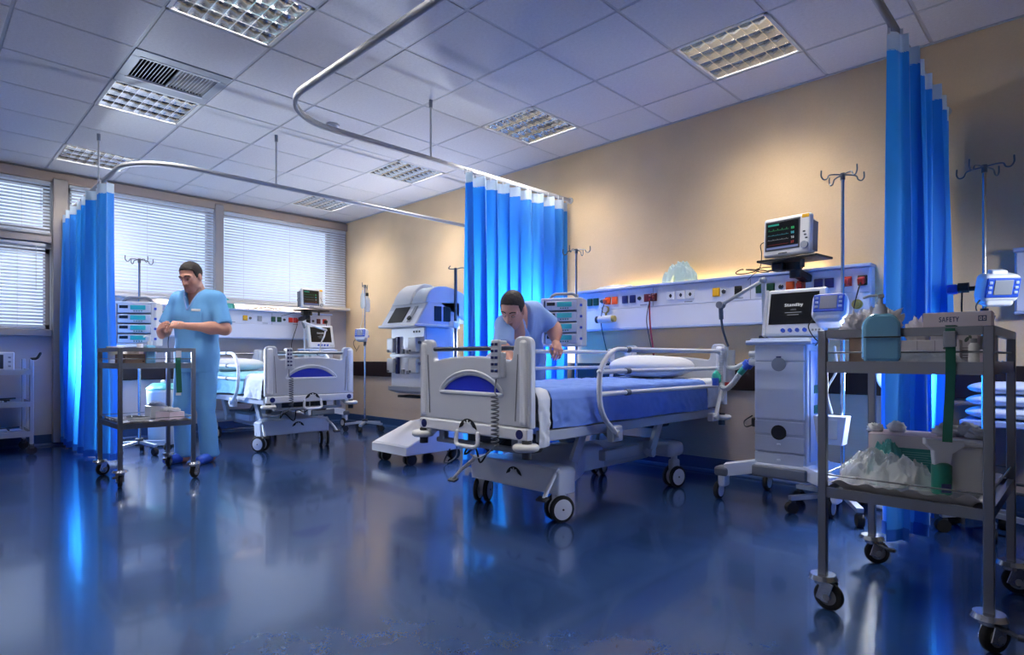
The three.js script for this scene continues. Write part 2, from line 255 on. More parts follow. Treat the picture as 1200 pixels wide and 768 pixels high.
// ---------- curtain tracks and curtains ----------
const TH = 2.42;
function track(label, pts, bend, rods) {
  const t = thing('curtain_track', label, 'curtain track', [0, 0, 0], 0, 'suspended curtain tracks'), q = P3(pts), path = new THREE.CurvePath();
  let a = q[0];
  for (let i = 1; i < q.length - 1; i++) {
    const d0 = q[i - 1].clone().sub(q[i]).normalize(), d1 = q[i + 1].clone().sub(q[i]).normalize(), s = q[i].clone().addScaledVector(d0, bend), e = q[i].clone().addScaledVector(d1, bend), k = 0.5523;
    path.add(new THREE.LineCurve3(a, s)); path.add(new THREE.CubicBezierCurve3(s, s.clone().lerp(q[i], k), e.clone().lerp(q[i], k), e)); a = e;
  }
  path.add(new THREE.LineCurve3(a, q[q.length - 1]));
  const n = 160, W = 0.011, Ht = 0.016, prof = [[-W, -Ht], [W, -Ht], [W, Ht], [-W, Ht], [-W, -Ht]], g = sheet((u, v) => {
    const p = path.getPointAt(u), d = path.getTangentAt(u), c = Math.min(3, Math.floor(v * 4 + 1e-6)), [sx, sy] = prof[v >= 1 ? 4 : c];
    return [p.x - d.z * sx, p.y + sy, p.z + d.x * sx];
  }, n, 4);
  part(t, 'rail', clean(g), M.trackm);
  for (const [x, z] of rods) { part(t, 'drop_rod', rod([x, TH, z], [x, CH + 0.01, z], 0.008), M.offwhite); part(t, 'ceiling_cup', cyl(0.014, 0.06, x, CH - 0.03, z), M.grey); }
  for (const p of [q[0], q[q.length - 1]]) if (p.z < 0.1 || p.x < 0.1) part(t, 'wall_flange', p.z < 0.1 ? cyl(0.03, 0.012, p.x, p.y, 0.007, 'z') : cyl(0.03, 0.012, 0.007, p.y, p.z, 'x'), M.offwhite);
}
track('curved aluminium curtain track round the bed with the deep blue sheet', [[4.17, TH, 0.01], [4.17, TH, 2.92], [7.12, TH, 2.92], [7.12, TH, 0.01]], 0.42, [[4.17, 1.69], [6.5, 2.92], [7.12, 1.9]]);
track('curved aluminium curtain track round the bed below the blinds', [[0.03, TH, 3.3], [2.63, TH, 3.3], [2.63, TH, 0.01]], 0.42, [[1.55, 3.3], [2.63, 2.2]]);
function curtain(label, [x, z], ry, len, nf, s, ybot) {
  const t = thing('bed_curtain', label, 'curtain', [x, 0, z], ry, 'blue bed curtains'), top = TH - 0.03;
  const f = (u, k) => {              // k = 0 at the top, 1 at the hem
    const ph = u * nf * 2 * PI + 1.5 * noise.noise(u * 3.1 + s, k * 0.5, s) + 0.5 * noise.noise(u * 9, s, k), A = (0.06 + 0.035 * noise.noise(u * 7 + s, k * 0.7, 2)) * (0.8 + 0.35 * k);
    return [u * len + 0.028 * Math.sin(2 * ph) * (0.4 + 0.6 * k), A * Math.sin(ph) + 0.018 * Math.sin(ph * 2.31 + s) + 0.03 * noise.noise(u * 2 + s, k * 2, 5) * k];
  };
  const strip = (y0, y1, n, thick = 0) => clean(sheet((u, v) => { const y = y1 + (y0 - y1) * v, k = (top - y) / (top - ybot), [a, b] = f(u, k); return [a, y, b + thick]; }, Math.round(nf * 26), n));
  part(t, 'header_mesh', strip(top - 0.085, top, 2), M.header_mesh, 'white mesh heading');
  part(t, 'cloth', strip(ybot + 0.055, top - 0.08, 26), M.curtain);
  part(t, 'hem', strip(ybot, ybot + 0.06, 2, 0.004), M.hem, 'darker stitched hem');
  const hook = clean(mergeG([bx(0.006, 0.05, 0.012, 0, 0.012, 0)]));
  for (let i = 0; i <= nf * 2; i++) { const [a, b] = f(i / (nf * 2), 0), h = part(t, 'hook', hook, M.white); h.position.set(a, top, b * 0.6); }
}
curtain('blue curtain hanging behind the person bending over the bed', [4.17, 0.06], -PI / 2, 1.3, 9, 3.7, 0.035);
curtain('blue curtain behind the steel trolley with the green strap', [7.12, 0.05], -PI / 2, 1.3, 7, 9.2, 0.07);
curtain('blue curtain by the window posts beside the standing person', [0.06, 3.3], 0, 1.8, 7, 14.4, 0.035);
// ---------- bed-head service units ----------
const screenMat = (tex, k = 0.9) => new THREE.MeshStandardMaterial({ color: '#050608', roughness: 0.2, emissive: '#ffffff', emissiveMap: tex, emissiveIntensity: k });
function headwall(label, [x, y, z], ry, L, items, lit) {
  const t = thing('bedhead_unit', label, 'wall unit', [x, y, z], ry, 'service units on the walls behind the beds');
  part(t, 'body', [rb(L, 0.34, 0.085, 0.008, L / 2, 1.335, 0.045)], M.panel);
  part(t, 'upper_fascia', rb(L - 0.02, 0.158, 0.012, 0.003, L / 2, 1.42, 0.091), M.panel);
  part(t, 'lower_fascia', rb(L - 0.02, 0.165, 0.012, 0.003, L / 2, 1.253, 0.091), M.panel);
  part(t, 'top_ledge', rb(L + 0.01, 0.022, 0.13, 0.006, L / 2, 1.513, 0.066), M.panelblue, 'pale blue top ledge');
  part(t, 'bottom_strip', rb(L + 0.004, 0.016, 0.1, 0.004, L / 2, 1.162, 0.052), M.panelblue);
  for (let s = 0.8; s < L - 0.2; s += 0.82) part(t, 'joint_strip', bx(0.004, 0.15, 0.003, s, 1.42, 0.0975), M.grey);
  for (const [px, kind, mat, plug] of items) {
    if (kind === 'dot') { const o = part(t, 'gas_outlet', [cyl(0.013, 0.02, px, 1.415, 0.105, 'z')], M.dark); part(o, 'outlet_rim', new THREE.TorusGeometry(0.016, 0.003, 6, 18).translate(px, 1.415, 0.1), M.chrome); continue; }
    const w = kind === 'plate' ? 0.068 : 0.056, o = part(t, 'socket', rb(w, 0.066, 0.014, 0.004, px, 1.415, 0.103), M[mat]);
    if (kind === 'plate') part(o, 'socket_hole', [cyl(0.012, 0.006, px, 1.415, 0.109, 'z'), rb(0.012, 0.03, 0.006, 0.002, px, 1.415, 0.109)], M.dark);
    else part(o, 'socket_face', rb(w * 0.74, 0.05, 0.004, 0.002, px, 1.412, 0.1105), M[mat]);
    if (plug) { const p = part(o, 'plug', [rb(0.04, 0.045, 0.045, 0.008, px, 1.41, 0.132, 0.3)], M[plug]); part(p, 'cable', tube([[px, 1.395, 0.15], [px - 0.01, 1.34, 0.17], [px - 0.04, 1.22, 0.15], [px - 0.05, 1.1, 0.1], [px - 0.02, 0.86, 0.05]], 0.004, 30, 6), M.black); }
  }
  for (let s = 0.3; s < L - 0.2; s += 0.41) part(t, 'printed_label', bx(0.07, 0.008, 0.001, s, 1.358, 0.0975), M.grey);
  const lx = L * lit[0], lw = L * lit[1];
  part(t, 'unseen_light_strip', rb(lw, 0.006, 0.03, 0.002, lx, 1.5245, 0.03), M.warmglow, 'unseen warm strip lighting the wall and ceiling above');  // out of view on the ledge, lights the wall and ceiling above
  const l = new THREE.RectAreaLight(lit[3] ?? '#ffdfae', LAMP.uplight * (lit[2] ?? 1), lw, 0.03); l.position.set(lx, 1.531, 0.03); l.rotation.set(PI / 2 + 0.12, 0, 0); t.add(l);
  return t;
}
{
  const b = (x, ...r) => [x - 4.33, ...r];
  const t = headwall('white service unit with coloured sockets above the bed with the deep blue sheet', [4.33, 0, 0], 0, 2.41, [
    b(4.477, 's', 'sgreen'), b(4.544, 's', 'sgreen'), b(4.61, 'dot'), b(4.675, 's', 'orange', 'orange'), b(4.748, 's', 'orange'), b(4.854, 's', 'snavy'), b(4.932, 's', 'snavy'), b(5.0, 'dot'), b(5.075, 's', 'smaroon'), b(5.14, 's', 'smaroon', 'smaroon'),
    b(5.299, 'plate', 'white'), b(5.39, 'plate', 'white'), b(5.472, 'plate', 'white'), b(5.686, 's', 'syellow'), b(5.747, 'dot'), b(5.86, 's', 'black'), b(6.02, 's', 'sgreen'), b(6.099, 's', 'sgreen'), b(6.171, 'dot'), b(6.235, 's', 'orange'), b(6.31, 's', 'orange', 'sred'), b(6.421, 's', 'snavy'), b(6.49, 's', 'snavy'), b(6.6, 's', 'sred', 'sred'), b(6.69, 's', 'black', 'sred')], [0.5, 0.75]);
  part(t, 'brass_valve', [cyl(0.032, 0.02, 2.33, 1.26, 0.105, 'z'), cyl(0.02, 0.03, 2.33, 1.26, 0.115, 'z')], M.brass, 'round brass valve');
  part(t, 'suction_hose', tube([[0.8, 1.4, 0.15], [0.8, 1.3, 0.155], [0.795, 1.15, 0.13], [0.8, 0.95, 0.09], [0.81, 0.62, 0.06]], 0.007, 40, 8), M.redtube, 'dark red hose');
  const a = (z, ...r) => [2.75 - z, ...r];
  headwall('white service unit under the blinds, above the bed with the pale aqua sheet', [0, 0, 2.75], PI / 2, 2.46, [
    a(2.4, 's', 'sgreen'), a(2.3, 's', 'orange', 'sred'), a(2.2, 's', 'sred'), a(1.693, 'plate', 'white'), a(1.475, 's', 'syellow'), a(1.41, 'dot'), a(1.293, 's', 'grey'), a(1.115, 's', 'sgreen'), a(1.035, 's', 'sgreen'), a(0.966, 'dot'), a(0.88, 's', 'sred'), a(0.815, 's', 'sred', 'sred'), a(0.631, 's', 'black'), a(0.56, 'dot'), a(0.481, 's', 'smaroon'), a(0.39, 's', 'sred', 'black')], [0.5, 0.75, 3.2, '#fff2e2']);
  headwall('pale service unit past the right hand curtain, beside the white infusion pump', [7.45, 0, 0], 0, 2.3, [[0.08, 's', 'sgreen'], [0.16, 's', 'sgreen'], [0.4, 's', 'orange'], [0.6, 'plate', 'white']], [0.5, 0.75]);
  const g = thing('oxygen_regulator', 'white cylindrical oxygen regulator with a round dial on the service unit', 'regulator', [4.684, 1.25, 0.1]);
  part(g, 'barrel', [cyl(0.034, 0.14, 0, 0, 0.045, 'x'), cyl(0.012, 0.05, 0, 0, 0.02, 'z')], M.offwhite);
  part(g, 'end_knob', [cyl(0.032, 0.03, -0.085, 0, 0.045, 'x')], M.dark); part(g, 'brass_end', cyl(0.028, 0.025, 0.082, 0, 0.045, 'x'), M.brass);
  const d = part(g, 'dial', [cyl(0.034, 0.022, 0, 0.085, 0.05, 'z'), cyl(0.01, 0.06, 0, 0.045, 0.045)], M.brass); part(d, 'dial_face', cyl(0.027, 0.004, 0, 0.085, 0.062, 'z'), M.offwhite);
}

// ---------- beds ----------
const emblemArc = () => { const s = new THREE.Shape(); s.absarc(0, 0, 0.075, 0.25, PI - 0.25, false); s.absarc(0, 0.012, 0.045, PI - 0.45, 0.45, true); s.closePath(); return s; };
function emblem(p, x, y, z, k = 1) {
  const e = part(p, 'emblem', ext(emblemArc(), 0.003, 0).scale(k, k, 1).translate(x, y - 0.02 * k, z), M.black, 'dark arch emblem');
  part(e, 'emblem_figures', [-0.022, 0, 0.022].map((a) => [sph(0.007 * k, x + a * k, y + 0.042 * k - Math.abs(a) * 0.4 * k, z + 0.003, 1, 1, 0.3, 8), bx(0.009 * k, 0.016 * k, 0.002, x + a * k, y + 0.028 * k - Math.abs(a) * 0.4 * k, z + 0.003)]).flat(), M.white);
}
function bedCaster(t, x, z, turn) {
  const c = new THREE.Group(); const m = part(t, 'caster', [rb(0.05, 0.12, 0.075, 0.015, 0, 0.135, 0.0), cyl(0.022, 0.06, 0, 0.19, 0), rb(0.02, 0.09, 0.05, 0.006, 0, 0.085, 0)], M.bedgrey);
  m.position.set(x, 0, z); m.rotation.y = turn;
  for (const a of [-0.032, 0.032]) part(m, 'tyre', lathe([[0.05, -0.013], [0.07, -0.013], [0.0745, -0.008], [0.0745, 0.008], [0.07, 0.013], [0.05, 0.013]], 0, 0, 0, 28).rotateZ(PI / 2).translate(a, 0.0745, 0), M.rubber);
  for (const a of [-0.032, 0.032]) part(m, 'hub_cap', lathe([[0, -0.015], [0.055, -0.014], [0.062, -0.01], [0.062, 0.01], [0.055, 0.014], [0, 0.015]], 0, 0, 0, 28).rotateZ(PI / 2).translate(a, 0.0745, 0), M.white, 'white wheel cover');
  part(m, 'axle', cyl(0.006, 0.1, 0, 0.0745, 0, 'x', 0.006, 8), M.dark);
}
function endBoard(t, name, z, insert) {
  const s = insert ? 1 : -1, H = 0.44, yb = 0.565;
  const sh = shape([[-0.44, 0], [0.44, 0], [0.44, 0.40], [0.44, H, 0.40, H], [0.375, H], [0.345, H, 0.345, 0.40], [0.335, 0.345], [0.325, 0.315, 0.295, 0.318], [0, 0.365, -0.295, 0.318], [-0.325, 0.315, -0.335, 0.345], [-0.345, 0.40], [-0.345, H, -0.375, H], [-0.40, H], [-0.44, H, -0.44, 0.40]]);
  if (insert) { const h = new THREE.Path(); h.moveTo(-0.24, 0.165); h.quadraticCurveTo(-0.14, 0.252, 0, 0.254); h.quadraticCurveTo(0.14, 0.252, 0.24, 0.165); h.quadraticCurveTo(0.245, 0.148, 0.22, 0.15); h.lineTo(-0.22, 0.15); h.quadraticCurveTo(-0.245, 0.148, -0.235, 0.165); sh.holes.push(h); }
  const b = part(t, name, ext(sh, 0.045, 0.01, 0, yb, z), M.bedgrey);
  for (const a of [-1, 1]) part(b, 'end_post', [rb(0.055, 0.43, 0.07, 0.02, a * 0.405, yb + 0.218, z)], M.bedwhite);
  part(b, 'grip_bar', cyl(0.013, 0.72, 0, yb + 0.392, z, 'x', 0.013, 14), M.darksteel, 'dark metal grip bar');
  if (insert) {
    part(b, 'blue_insert', ext(shape([[-0.25, 0.16], [-0.14, 0.258, 0, 0.26], [0.14, 0.258, 0.25, 0.16], [0.24, 0.146, 0.215, 0.148], [-0.215, 0.148]]), 0.012, 0, 0, yb, z + 0.008 * s), M.navy, 'deep blue half-moon insert');
    const q = []; for (let i = 0; i <= 30; i++) { const a = i / 30, x = -0.24 + 0.48 * a; q.push([x * 1.08, yb + 0.155 + 0.115 * Math.pow(Math.max(0, 1 - (2 * a - 1) ** 2), 0.72), z + s * 0.019]); }
    part(b, 'insert_rim', [tube(q, 0.0085, 60, 8), rb(0.52, 0.02, 0.016, 0.007, 0, yb + 0.148, z + s * 0.019)], M.bedwhite);
    part(b, 'side_groove', [-1, 1].map((a) => bar([a * 0.35, yb + 0.02, z + 0.0235], [a * 0.368, yb + 0.36, z + 0.0235], 0.007, 0.003)), M.mid);
  }
}
function sideRail(t, x) {
  const r = 0.0155, L = -0.9, rail = part(t, 'side_rail', [pipe([[x, 0.47, 0.41], [x, 0.60, 0.575], [x, 0.84, 0.58], [x, 0.955, 0.46], [x, 0.955, L], [x, 0.86, L - 0.05], [x, 0.62, L + 0.0], [x, 0.49, L + 0.06]], r, 0.1)], M.bedwhite, 'curved tubular side rail');
  for (const [y, z0, z1] of [[0.83, 0.58, L - 0.045], [0.705, 0.58, L - 0.02]]) part(rail, 'rail_bar', pipe([[x, y, z0], [x, y, z1]], 0.0135), M.bedwhite);
  for (const y of [0.955, 0.83, 0.705]) part(rail, 'rail_collar', cyl(0.0185, 0.035, x, y, 0.3, 'z'), M.mid);
  part(rail, 'rail_end_cap', [rb(0.034, 0.11, 0.07, 0.012, x, 0.93, L - 0.03)], M.bedwhite);
  part(rail, 'rail_pivot', [rb(0.05, 0.09, 0.1, 0.012, x * 0.96, 0.47, 0.40), cyl(0.02, 0.05, x, 0.47, 0.41, 'x')], M.bedgrey); part(rail, 'rail_pivot', [rb(0.05, 0.06, 0.1, 0.01, x * 0.96, 0.48, L + 0.06), cyl(0.016, 0.05, x, 0.48, L + 0.09, 'x')], M.bedgrey);
}
function makeBed(label, pos, ry, group) {
  const t = thing('hospital_bed', label, 'bed', pos, ry, group);
  // base: foot cover, hood, spine, head member
  part(t, 'base_cover', [ext(shape([[-0.345, 0.165], [0.345, 0.165], [0.35, 0.27], [0.34, 0.285, 0.31, 0.288], [-0.31, 0.288], [-0.34, 0.285, -0.35, 0.27]]), 0.15, 0.012, 0, 0, 0.70),
    clean(sheet((u, v) => { const a = u * PI, zz = 0.66 - v * 0.62, w = 0.325 - 0.19 * Math.min(1, v * 1.5) ** 1.3, top = 0.287 + 0.075 * Math.sin(Math.min(1, v * 1.6) * PI / 2) - 0.05 * Math.max(0, v - 0.62); return [w * Math.cos(a) * (1 + 0.12 * Math.sin(a) ** 2), 0.19 + (top - 0.19) * Math.sqrt(Math.sin(a) + 1e-9) ** 0.6, zz]; }, 28, 20))], M.bedwhite);
  part(t, 'base_spine', [rb(0.26, 0.13, 0.95, 0.02, 0, 0.245, -0.05), rb(0.72, 0.105, 0.19, 0.04, 0, 0.265, -0.53), rb(0.06, 0.07, 0.4, 0.01, 0.16, 0.27, -0.1), rb(0.06, 0.07, 0.4, 0.01, -0.16, 0.27, -0.1)], M.bedgrey);
  emblem(t, 0.02, 0.225, 0.777, 0.85);
  for (const [x, z, a] of [[-0.325, 0.7, 0.5], [0.325, 0.73, -0.35], [-0.325, -0.53, 0.3], [0.325, -0.53, -0.25]]) bedCaster(t, x, z, a);
  for (const a of [-1, 1]) { const p = part(t, 'brake_pedal', [pipe([[a * 0.33, 0.28, 0.76], [a * 0.36, 0.21, 0.86], [a * 0.37, 0.165, 0.905]], 0.012, 0.03), cyl(0.018, 0.03, a * 0.33, 0.28, 0.76, 'x')], M.bedwhite); part(p, 'pedal_pad', rb(0.07, 0.014, 0.04, 0.006, a * 0.365, 0.16, 0.915, 0.4), M.dark); }
  // lift arms
  for (const z of [0.52, -0.36]) for (const a of [-1, 1]) part(t, 'lift_arm', [bar([a * 0.24, 0.25, z], [a * 0.26, 0.49, z - 0.1], 0.03, 0.05), cyl(0.03, 0.05, a * 0.24, 0.25, z, 'x'), cyl(0.026, 0.05, a * 0.26, 0.48, z - 0.1, 'x')], M.bedgrey);
  part(t, 'cross_shaft', [cyl(0.022, 0.56, 0, 0.48, 0.42, 'x'), cyl(0.022, 0.56, 0, 0.48, -0.46, 'x'), bar([0, 0.27, 0.1], [0, 0.47, 0.4], 0.06, 0.06), bar([0, 0.27, -0.35], [0, 0.46, -0.1], 0.05, 0.05)], M.mid);
  part(t, 'control_box', [rb(0.3, 0.09, 0.2, 0.015, -0.08, 0.44, 0.82), rb(0.12, 0.1, 0.14, 0.02, 0.2, 0.43, 0.85), rb(0.2, 0.12, 0.25, 0.02, 0, 0.44, -0.75)], M.dark);
  part(t, 'cable', [tube([[-0.2, 0.43, 0.9], [-0.24, 0.33, 0.93], [-0.18, 0.37, 0.9], [-0.1, 0.3, 0.93], [-0.05, 0.42, 0.88]], 0.006, 40, 6), tube([[0.1, 0.45, 0.93], [0.0, 0.38, 0.95], [-0.1, 0.42, 0.95], [-0.2, 0.36, 0.9]], 0.005, 30, 6)], M.black);
  // frame and platform
  part(t, 'frame', [rb(0.035, 0.06, 1.98, 0.008, -0.4, 0.5, 0), rb(0.035, 0.06, 1.98, 0.008, 0.4, 0.5, 0), rb(0.8, 0.05, 0.04, 0.008, 0, 0.5, 0.45), rb(0.8, 0.05, 0.04, 0.008, 0, 0.5, -0.45), rb(0.8, 0.05, 0.04, 0.008, 0, 0.5, -0.99)], M.bedgrey);
  for (const z of [0.72, 0.12, -0.44, -0.85]) part(t, 'platform_section', rb(0.82, 0.024, z === 0.12 || z === -0.44 ? 0.5 : 0.34, 0.006, 0, 0.545, z), M.mid);
  const er = part(t, 'end_rail', [rb(0.88, 0.062, 0.05, 0.01, 0, 0.522, 1.09), rb(0.07, 0.08, 0.05, 0.015, 0.385, 0.495, 1.07), rb(0.07, 0.08, 0.05, 0.015, -0.385, 0.495, 1.07)], M.bedwhite);
  for (const a of [-1, 1]) part(er, 'logo_disc', [cyl(0.024, 0.004, a * 0.39, 0.522, 1.1165, 'z'), ], M.logo, 'navy round logo');
  emblem(er, 0, 0.52, 1.117, 1);
  part(er, 'release_handle', pipe([[-0.085, 0.5, 1.12], [-0.09, 0.44, 1.125], [-0.07, 0.425, 1.13], [0.07, 0.425, 1.13], [0.09, 0.44, 1.125], [0.085, 0.5, 1.12]], 0.012, 0.03), M.bedwhite);
  part(er, 'under_bar', [rb(0.7, 0.03, 0.04, 0.01, 0, 0.425, 1.04), rb(0.05, 0.1, 0.04, 0.01, -0.3, 0.47, 1.04), rb(0.05, 0.1, 0.04, 0.01, 0.3, 0.47, 1.04)], M.grey);
  for (const [x, z] of [[0.42, 1.1], [-0.42, 1.1], [0.42, -1.08], [-0.42, -1.08]]) { const b = part(t, 'corner_bumper', lathe([[0, -0.018], [0.055, -0.018], [0.066, -0.01], [0.068, 0], [0.066, 0.01], [0.055, 0.018], [0, 0.018]], x, 0.458, z), M.offwhite); part(b, 'bumper_pin', cyl(0.025, 0.09, x, 0.445, z * 0.995), M.dark); }
  endBoard(t, 'footboard', 1.08, true);
  endBoard(t, 'headboard', -1.09, false);
  for (const a of [-1, 1]) sideRail(t, a * 0.487);
  part(t, 'mattress', rb(0.86, 0.17, 2.02, 0.05, 0, 0.645, 0), M.mid, 'grey-blue mattress');
  return t;
}
makeBed('white hospital bed with a deep blue sheet, under the bending person', [5.33, 0, 1.22], 0, 'hospital beds');
makeBed('white hospital bed with a pale aqua sheet, below the blinds', [1.3, 0, 1.75], PI / 2, 'hospital beds');
// sheets, pillows (lie on the beds)
function drape(z0, z1, hang0, hang1, s, w = 0.432, top = 0.738) {   // over the mattress and down both sides; a closed cloth of two skins
  const fn = (off) => (u, v) => {
    const z = z0 + (z1 - z0) * v, hang = hang0 + (hang1 - hang0) * v, tot = 2 * (w + hang), d = (u - 0.5) * tot, a = Math.abs(d), sg = Math.sign(d) || 1, n = noise.noise(d * 4 + s, z * 6, s) + 0.55 * (1 - 2 * Math.abs(noise.noise(d * 9 + z * 4, z * 7 - d * 3 + s, s))) - 0.25;
    const wr = Math.max(-0.003, Math.min(0.014, 0.004 + 0.014 * n + 0.0045 * (1 - 3 * Math.abs(noise.noise(d * 22 + s, z * 16 + d * 9, s))))), r = 0.035;
    if (a < w - r) return [d, top + off + wr * 0.8, z];
    if (a < w + r * 0.57) { const th = (a - w + r) / (r * 1.57) * PI / 2; return [sg * (w - r + (r + off) * Math.sin(th)), top - r + (r + off) * Math.cos(th) + wr * 0.5, z]; }
    const dn = a - w - r * 0.57;
    return [sg * (w + off + 0.008 + wr * Math.min(1, dn * 8) + 0.007 * Math.sin(z * 17 + s) * Math.min(1, dn * 5) + 0.006 * dn / (hang + 0.01)), top - r - dn * (1 - 0.02 * Math.sin(z * 9 + s)), z + 0.014 * noise.noise(a * 6, z * 3, s) * Math.min(1, dn * 6)];
  };
  return [clean(sheet(fn(0), 120, Math.max(20, Math.round(Math.abs(z1 - z0) * 90)))), clean(sheet(fn(0.004), 120, Math.max(20, Math.round(Math.abs(z1 - z0) * 90))))];
}
solo('bed_sheet', drape(0.93, -0.78, 0.18, 0.185, 4.2), M.sheet, 'rumpled deep blue sheet hanging over the side of the bed', 'bed sheet', [5.33, 0, 1.22]);
solo('white_sheet', drape(1.035, 0.945, 0.27, 0.27, 1.1, 0.432, 0.74), M.linen, 'strip of white sheet hanging at the footboard of the blue-sheeted bed', 'bed sheet', [5.33, 0, 1.22]);
solo('white_sheet', drape(-0.8, -1.0, 0.18, 0.175, 7.7, 0.432, 0.742), M.linen, 'crumpled white sheet end hanging below the pillow of the blue-sheeted bed', 'bed sheet', [5.33, 0, 1.22]);
solo('aqua_sheet', drape(0.6, -0.95, 0.16, 0.2, 6.3), M.aqua, 'pale aqua sheet spread over the bed below the blinds', 'bed sheet', [1.3, 0, 1.75], PI / 2);
solo('white_sheet', drape(1.03, 0.62, 0.2, 0.2, 8.3, 0.432, 0.742), M.linen, 'white sheet folded over the foot of the aqua-sheeted bed', 'bed sheet', [1.3, 0, 1.75], PI / 2);
function pillowGeo(w, h, d, s) { const g = mergeVertices(new THREE.SphereGeometry(1, 40, 24).deleteAttribute('uv').deleteAttribute('normal'), 1e-5), a = g.attributes.position; for (let i = 0; i < a.count; i++) { let x = a.getX(i), y = a.getY(i), z = a.getZ(i); const p = (q) => Math.sign(q) * Math.abs(q) ** 0.45; const n = noise.noise(x * 2 + s, y * 2, z * 2) * 0.12 + noise.noise(x * 6, z * 6, s) * 0.05; a.setXYZ(i, p(x) * w / 2, y * (1 + n) * h / 2 * (1.15 - 0.25 * Math.hypot(x, z)), p(z) * d / 2); } g.computeVertexNormals(); return g; }
solo('pillow', pillowGeo(0.62, 0.15, 0.4, 2), M.pillow, 'plump white pillow at the head of the blue-sheeted bed', 'pillow', [5.30, 0.842, 0.41]);
solo('pillow', pillowGeo(0.4, 0.13, 0.62, 5), M.pillow, 'white pillow at the head of the aqua-sheeted bed', 'pillow', [0.5, 0.828, 1.75]);

// ---------- bed hand controls ----------
function handControl(label, pos, ry) {
  const t = thing('bed_hand_control', label, 'remote control', pos, ry, 'hand controls hooked on the footboards');
  part(t, 'casing', [rb(0.06, 0.2, 0.026, 0.01, 0, 0, 0), rb(0.05, 0.02, 0.05, 0.006, 0, 0.085, -0.03), rb(0.045, 0.13, 0.02, 0.006, 0.03, -0.03, -0.012)], M.bedgrey);
  for (let r = 0; r < 5; r++) for (const a of [-1, 1]) part(t, 'button', rb(0.02, 0.014, 0.006, 0.002, a * 0.0135, 0.076 - r * 0.034, 0.0145), M.logo);
  const q = []; q.push([0, -0.1, 0.0], [0.002, -0.17, 0.01]);
  for (let i = 0; i <= 150; i++) { const a = i / 150 * PI * 2 * 12; q.push([0.012 + 0.018 * Math.cos(a), -0.185 - 0.25 * i / 150, 0.02 + 0.018 * Math.sin(a)]); }
  q.push([0.0, -0.45, 0.02], [-0.05, -0.49, 0.02], [-0.14, -0.52, 0.012], [-0.2, -0.51, -0.005]);
  part(t, 'coiled_cord', tube(q, 0.0042, 620, 6), M.mid, 'grey coiled cord');
}
handControl('grey hand control with coiled cord on the footboard of the blue-sheeted bed', [5.59, 0.9, 2.372], 0);
handControl('grey hand control with coiled cord on the footboard of the aqua-sheeted bed', [2.452, 0.9, 2.0], PI / 2);
// ---------- drip stands, pumps ----------
function dripStand(label, [x, z], h, legs, R, turn, hooks = 4) {
  const t = thing('drip_stand', label, 'drip stand', [x, 0, z], turn, 'drip stands');
  part(t, 'pole', [cyl(0.0125, h * 0.55, 0, 0.1 + h * 0.275, 0), cyl(0.009, h - 0.14, 0, 0.1 + (h - 0.14) / 2, 0, 'y', 0.009, 12)], M.steel);
  part(t, 'hub', [cyl(0.035, 0.07, 0, 0.11, 0), cyl(0.018, 0.06, 0, h * 0.55 + 0.08, 0)], M.dark);
  for (let i = 0; i < legs; i++) {
    const a = i / legs * 2 * PI, g = part(t, 'leg', [bar([0.02, 0.11, 0], [R, 0.09, 0], 0.035, 0.025)], M.alu); g.rotation.y = a;
    const c = part(g, 'caster', [cyl(0.008, 0.05, R - 0.015, 0.07, 0), rb(0.03, 0.03, 0.03, 0.006, R - 0.015, 0.062, 0)], M.dark); part(c, 'wheel', cyl(0.034, 0.034, R - 0.01, 0.034, 0, 'z'), M.rubber);
  }
  const top = part(t, 'hook_cross', [cyl(0.013, 0.04, 0, h - 0.03, 0)], M.darksteel);
  for (let i = 0; i < hooks; i++) { const a = i / hooks * 2 * PI, c = Math.cos(a), s = Math.sin(a), f = (r, y) => [c * r, h - 0.02 + y, s * r]; part(top, 'hook', tube([f(0, 0), f(0.06, 0), f(0.085, -0.006), f(0.095, -0.025), f(0.115, -0.03), f(0.13, -0.012), f(0.13, 0.02)], 0.0042, 30, 6), M.darksteel); }
  return t;
}
dripStand('tall drip stand with bare hooks behind the breathing machine', [6.72, 0.64], 2.0, 5, 0.32, -2.3);
dripStand('tall drip stand with bare hooks past the right hand curtain', [7.37, 0.6], 1.91, 5, 0.2, 1.2);
dripStand('drip stand with bare hooks carrying a pump rack behind the standing person', [1.3, 2.93], 1.86, 5, 0.25, 0.3);
dripStand('slim drip stand hung with two fluid containers beside the beige corner', [1.27, 0.47], 1.83, 5, 0.24, -0.79, 2);
dripStand('drip stand carrying a pump rack against the curtain behind the bending person', [4.57, 0.42], 1.86, 5, 0.26, 0.2);
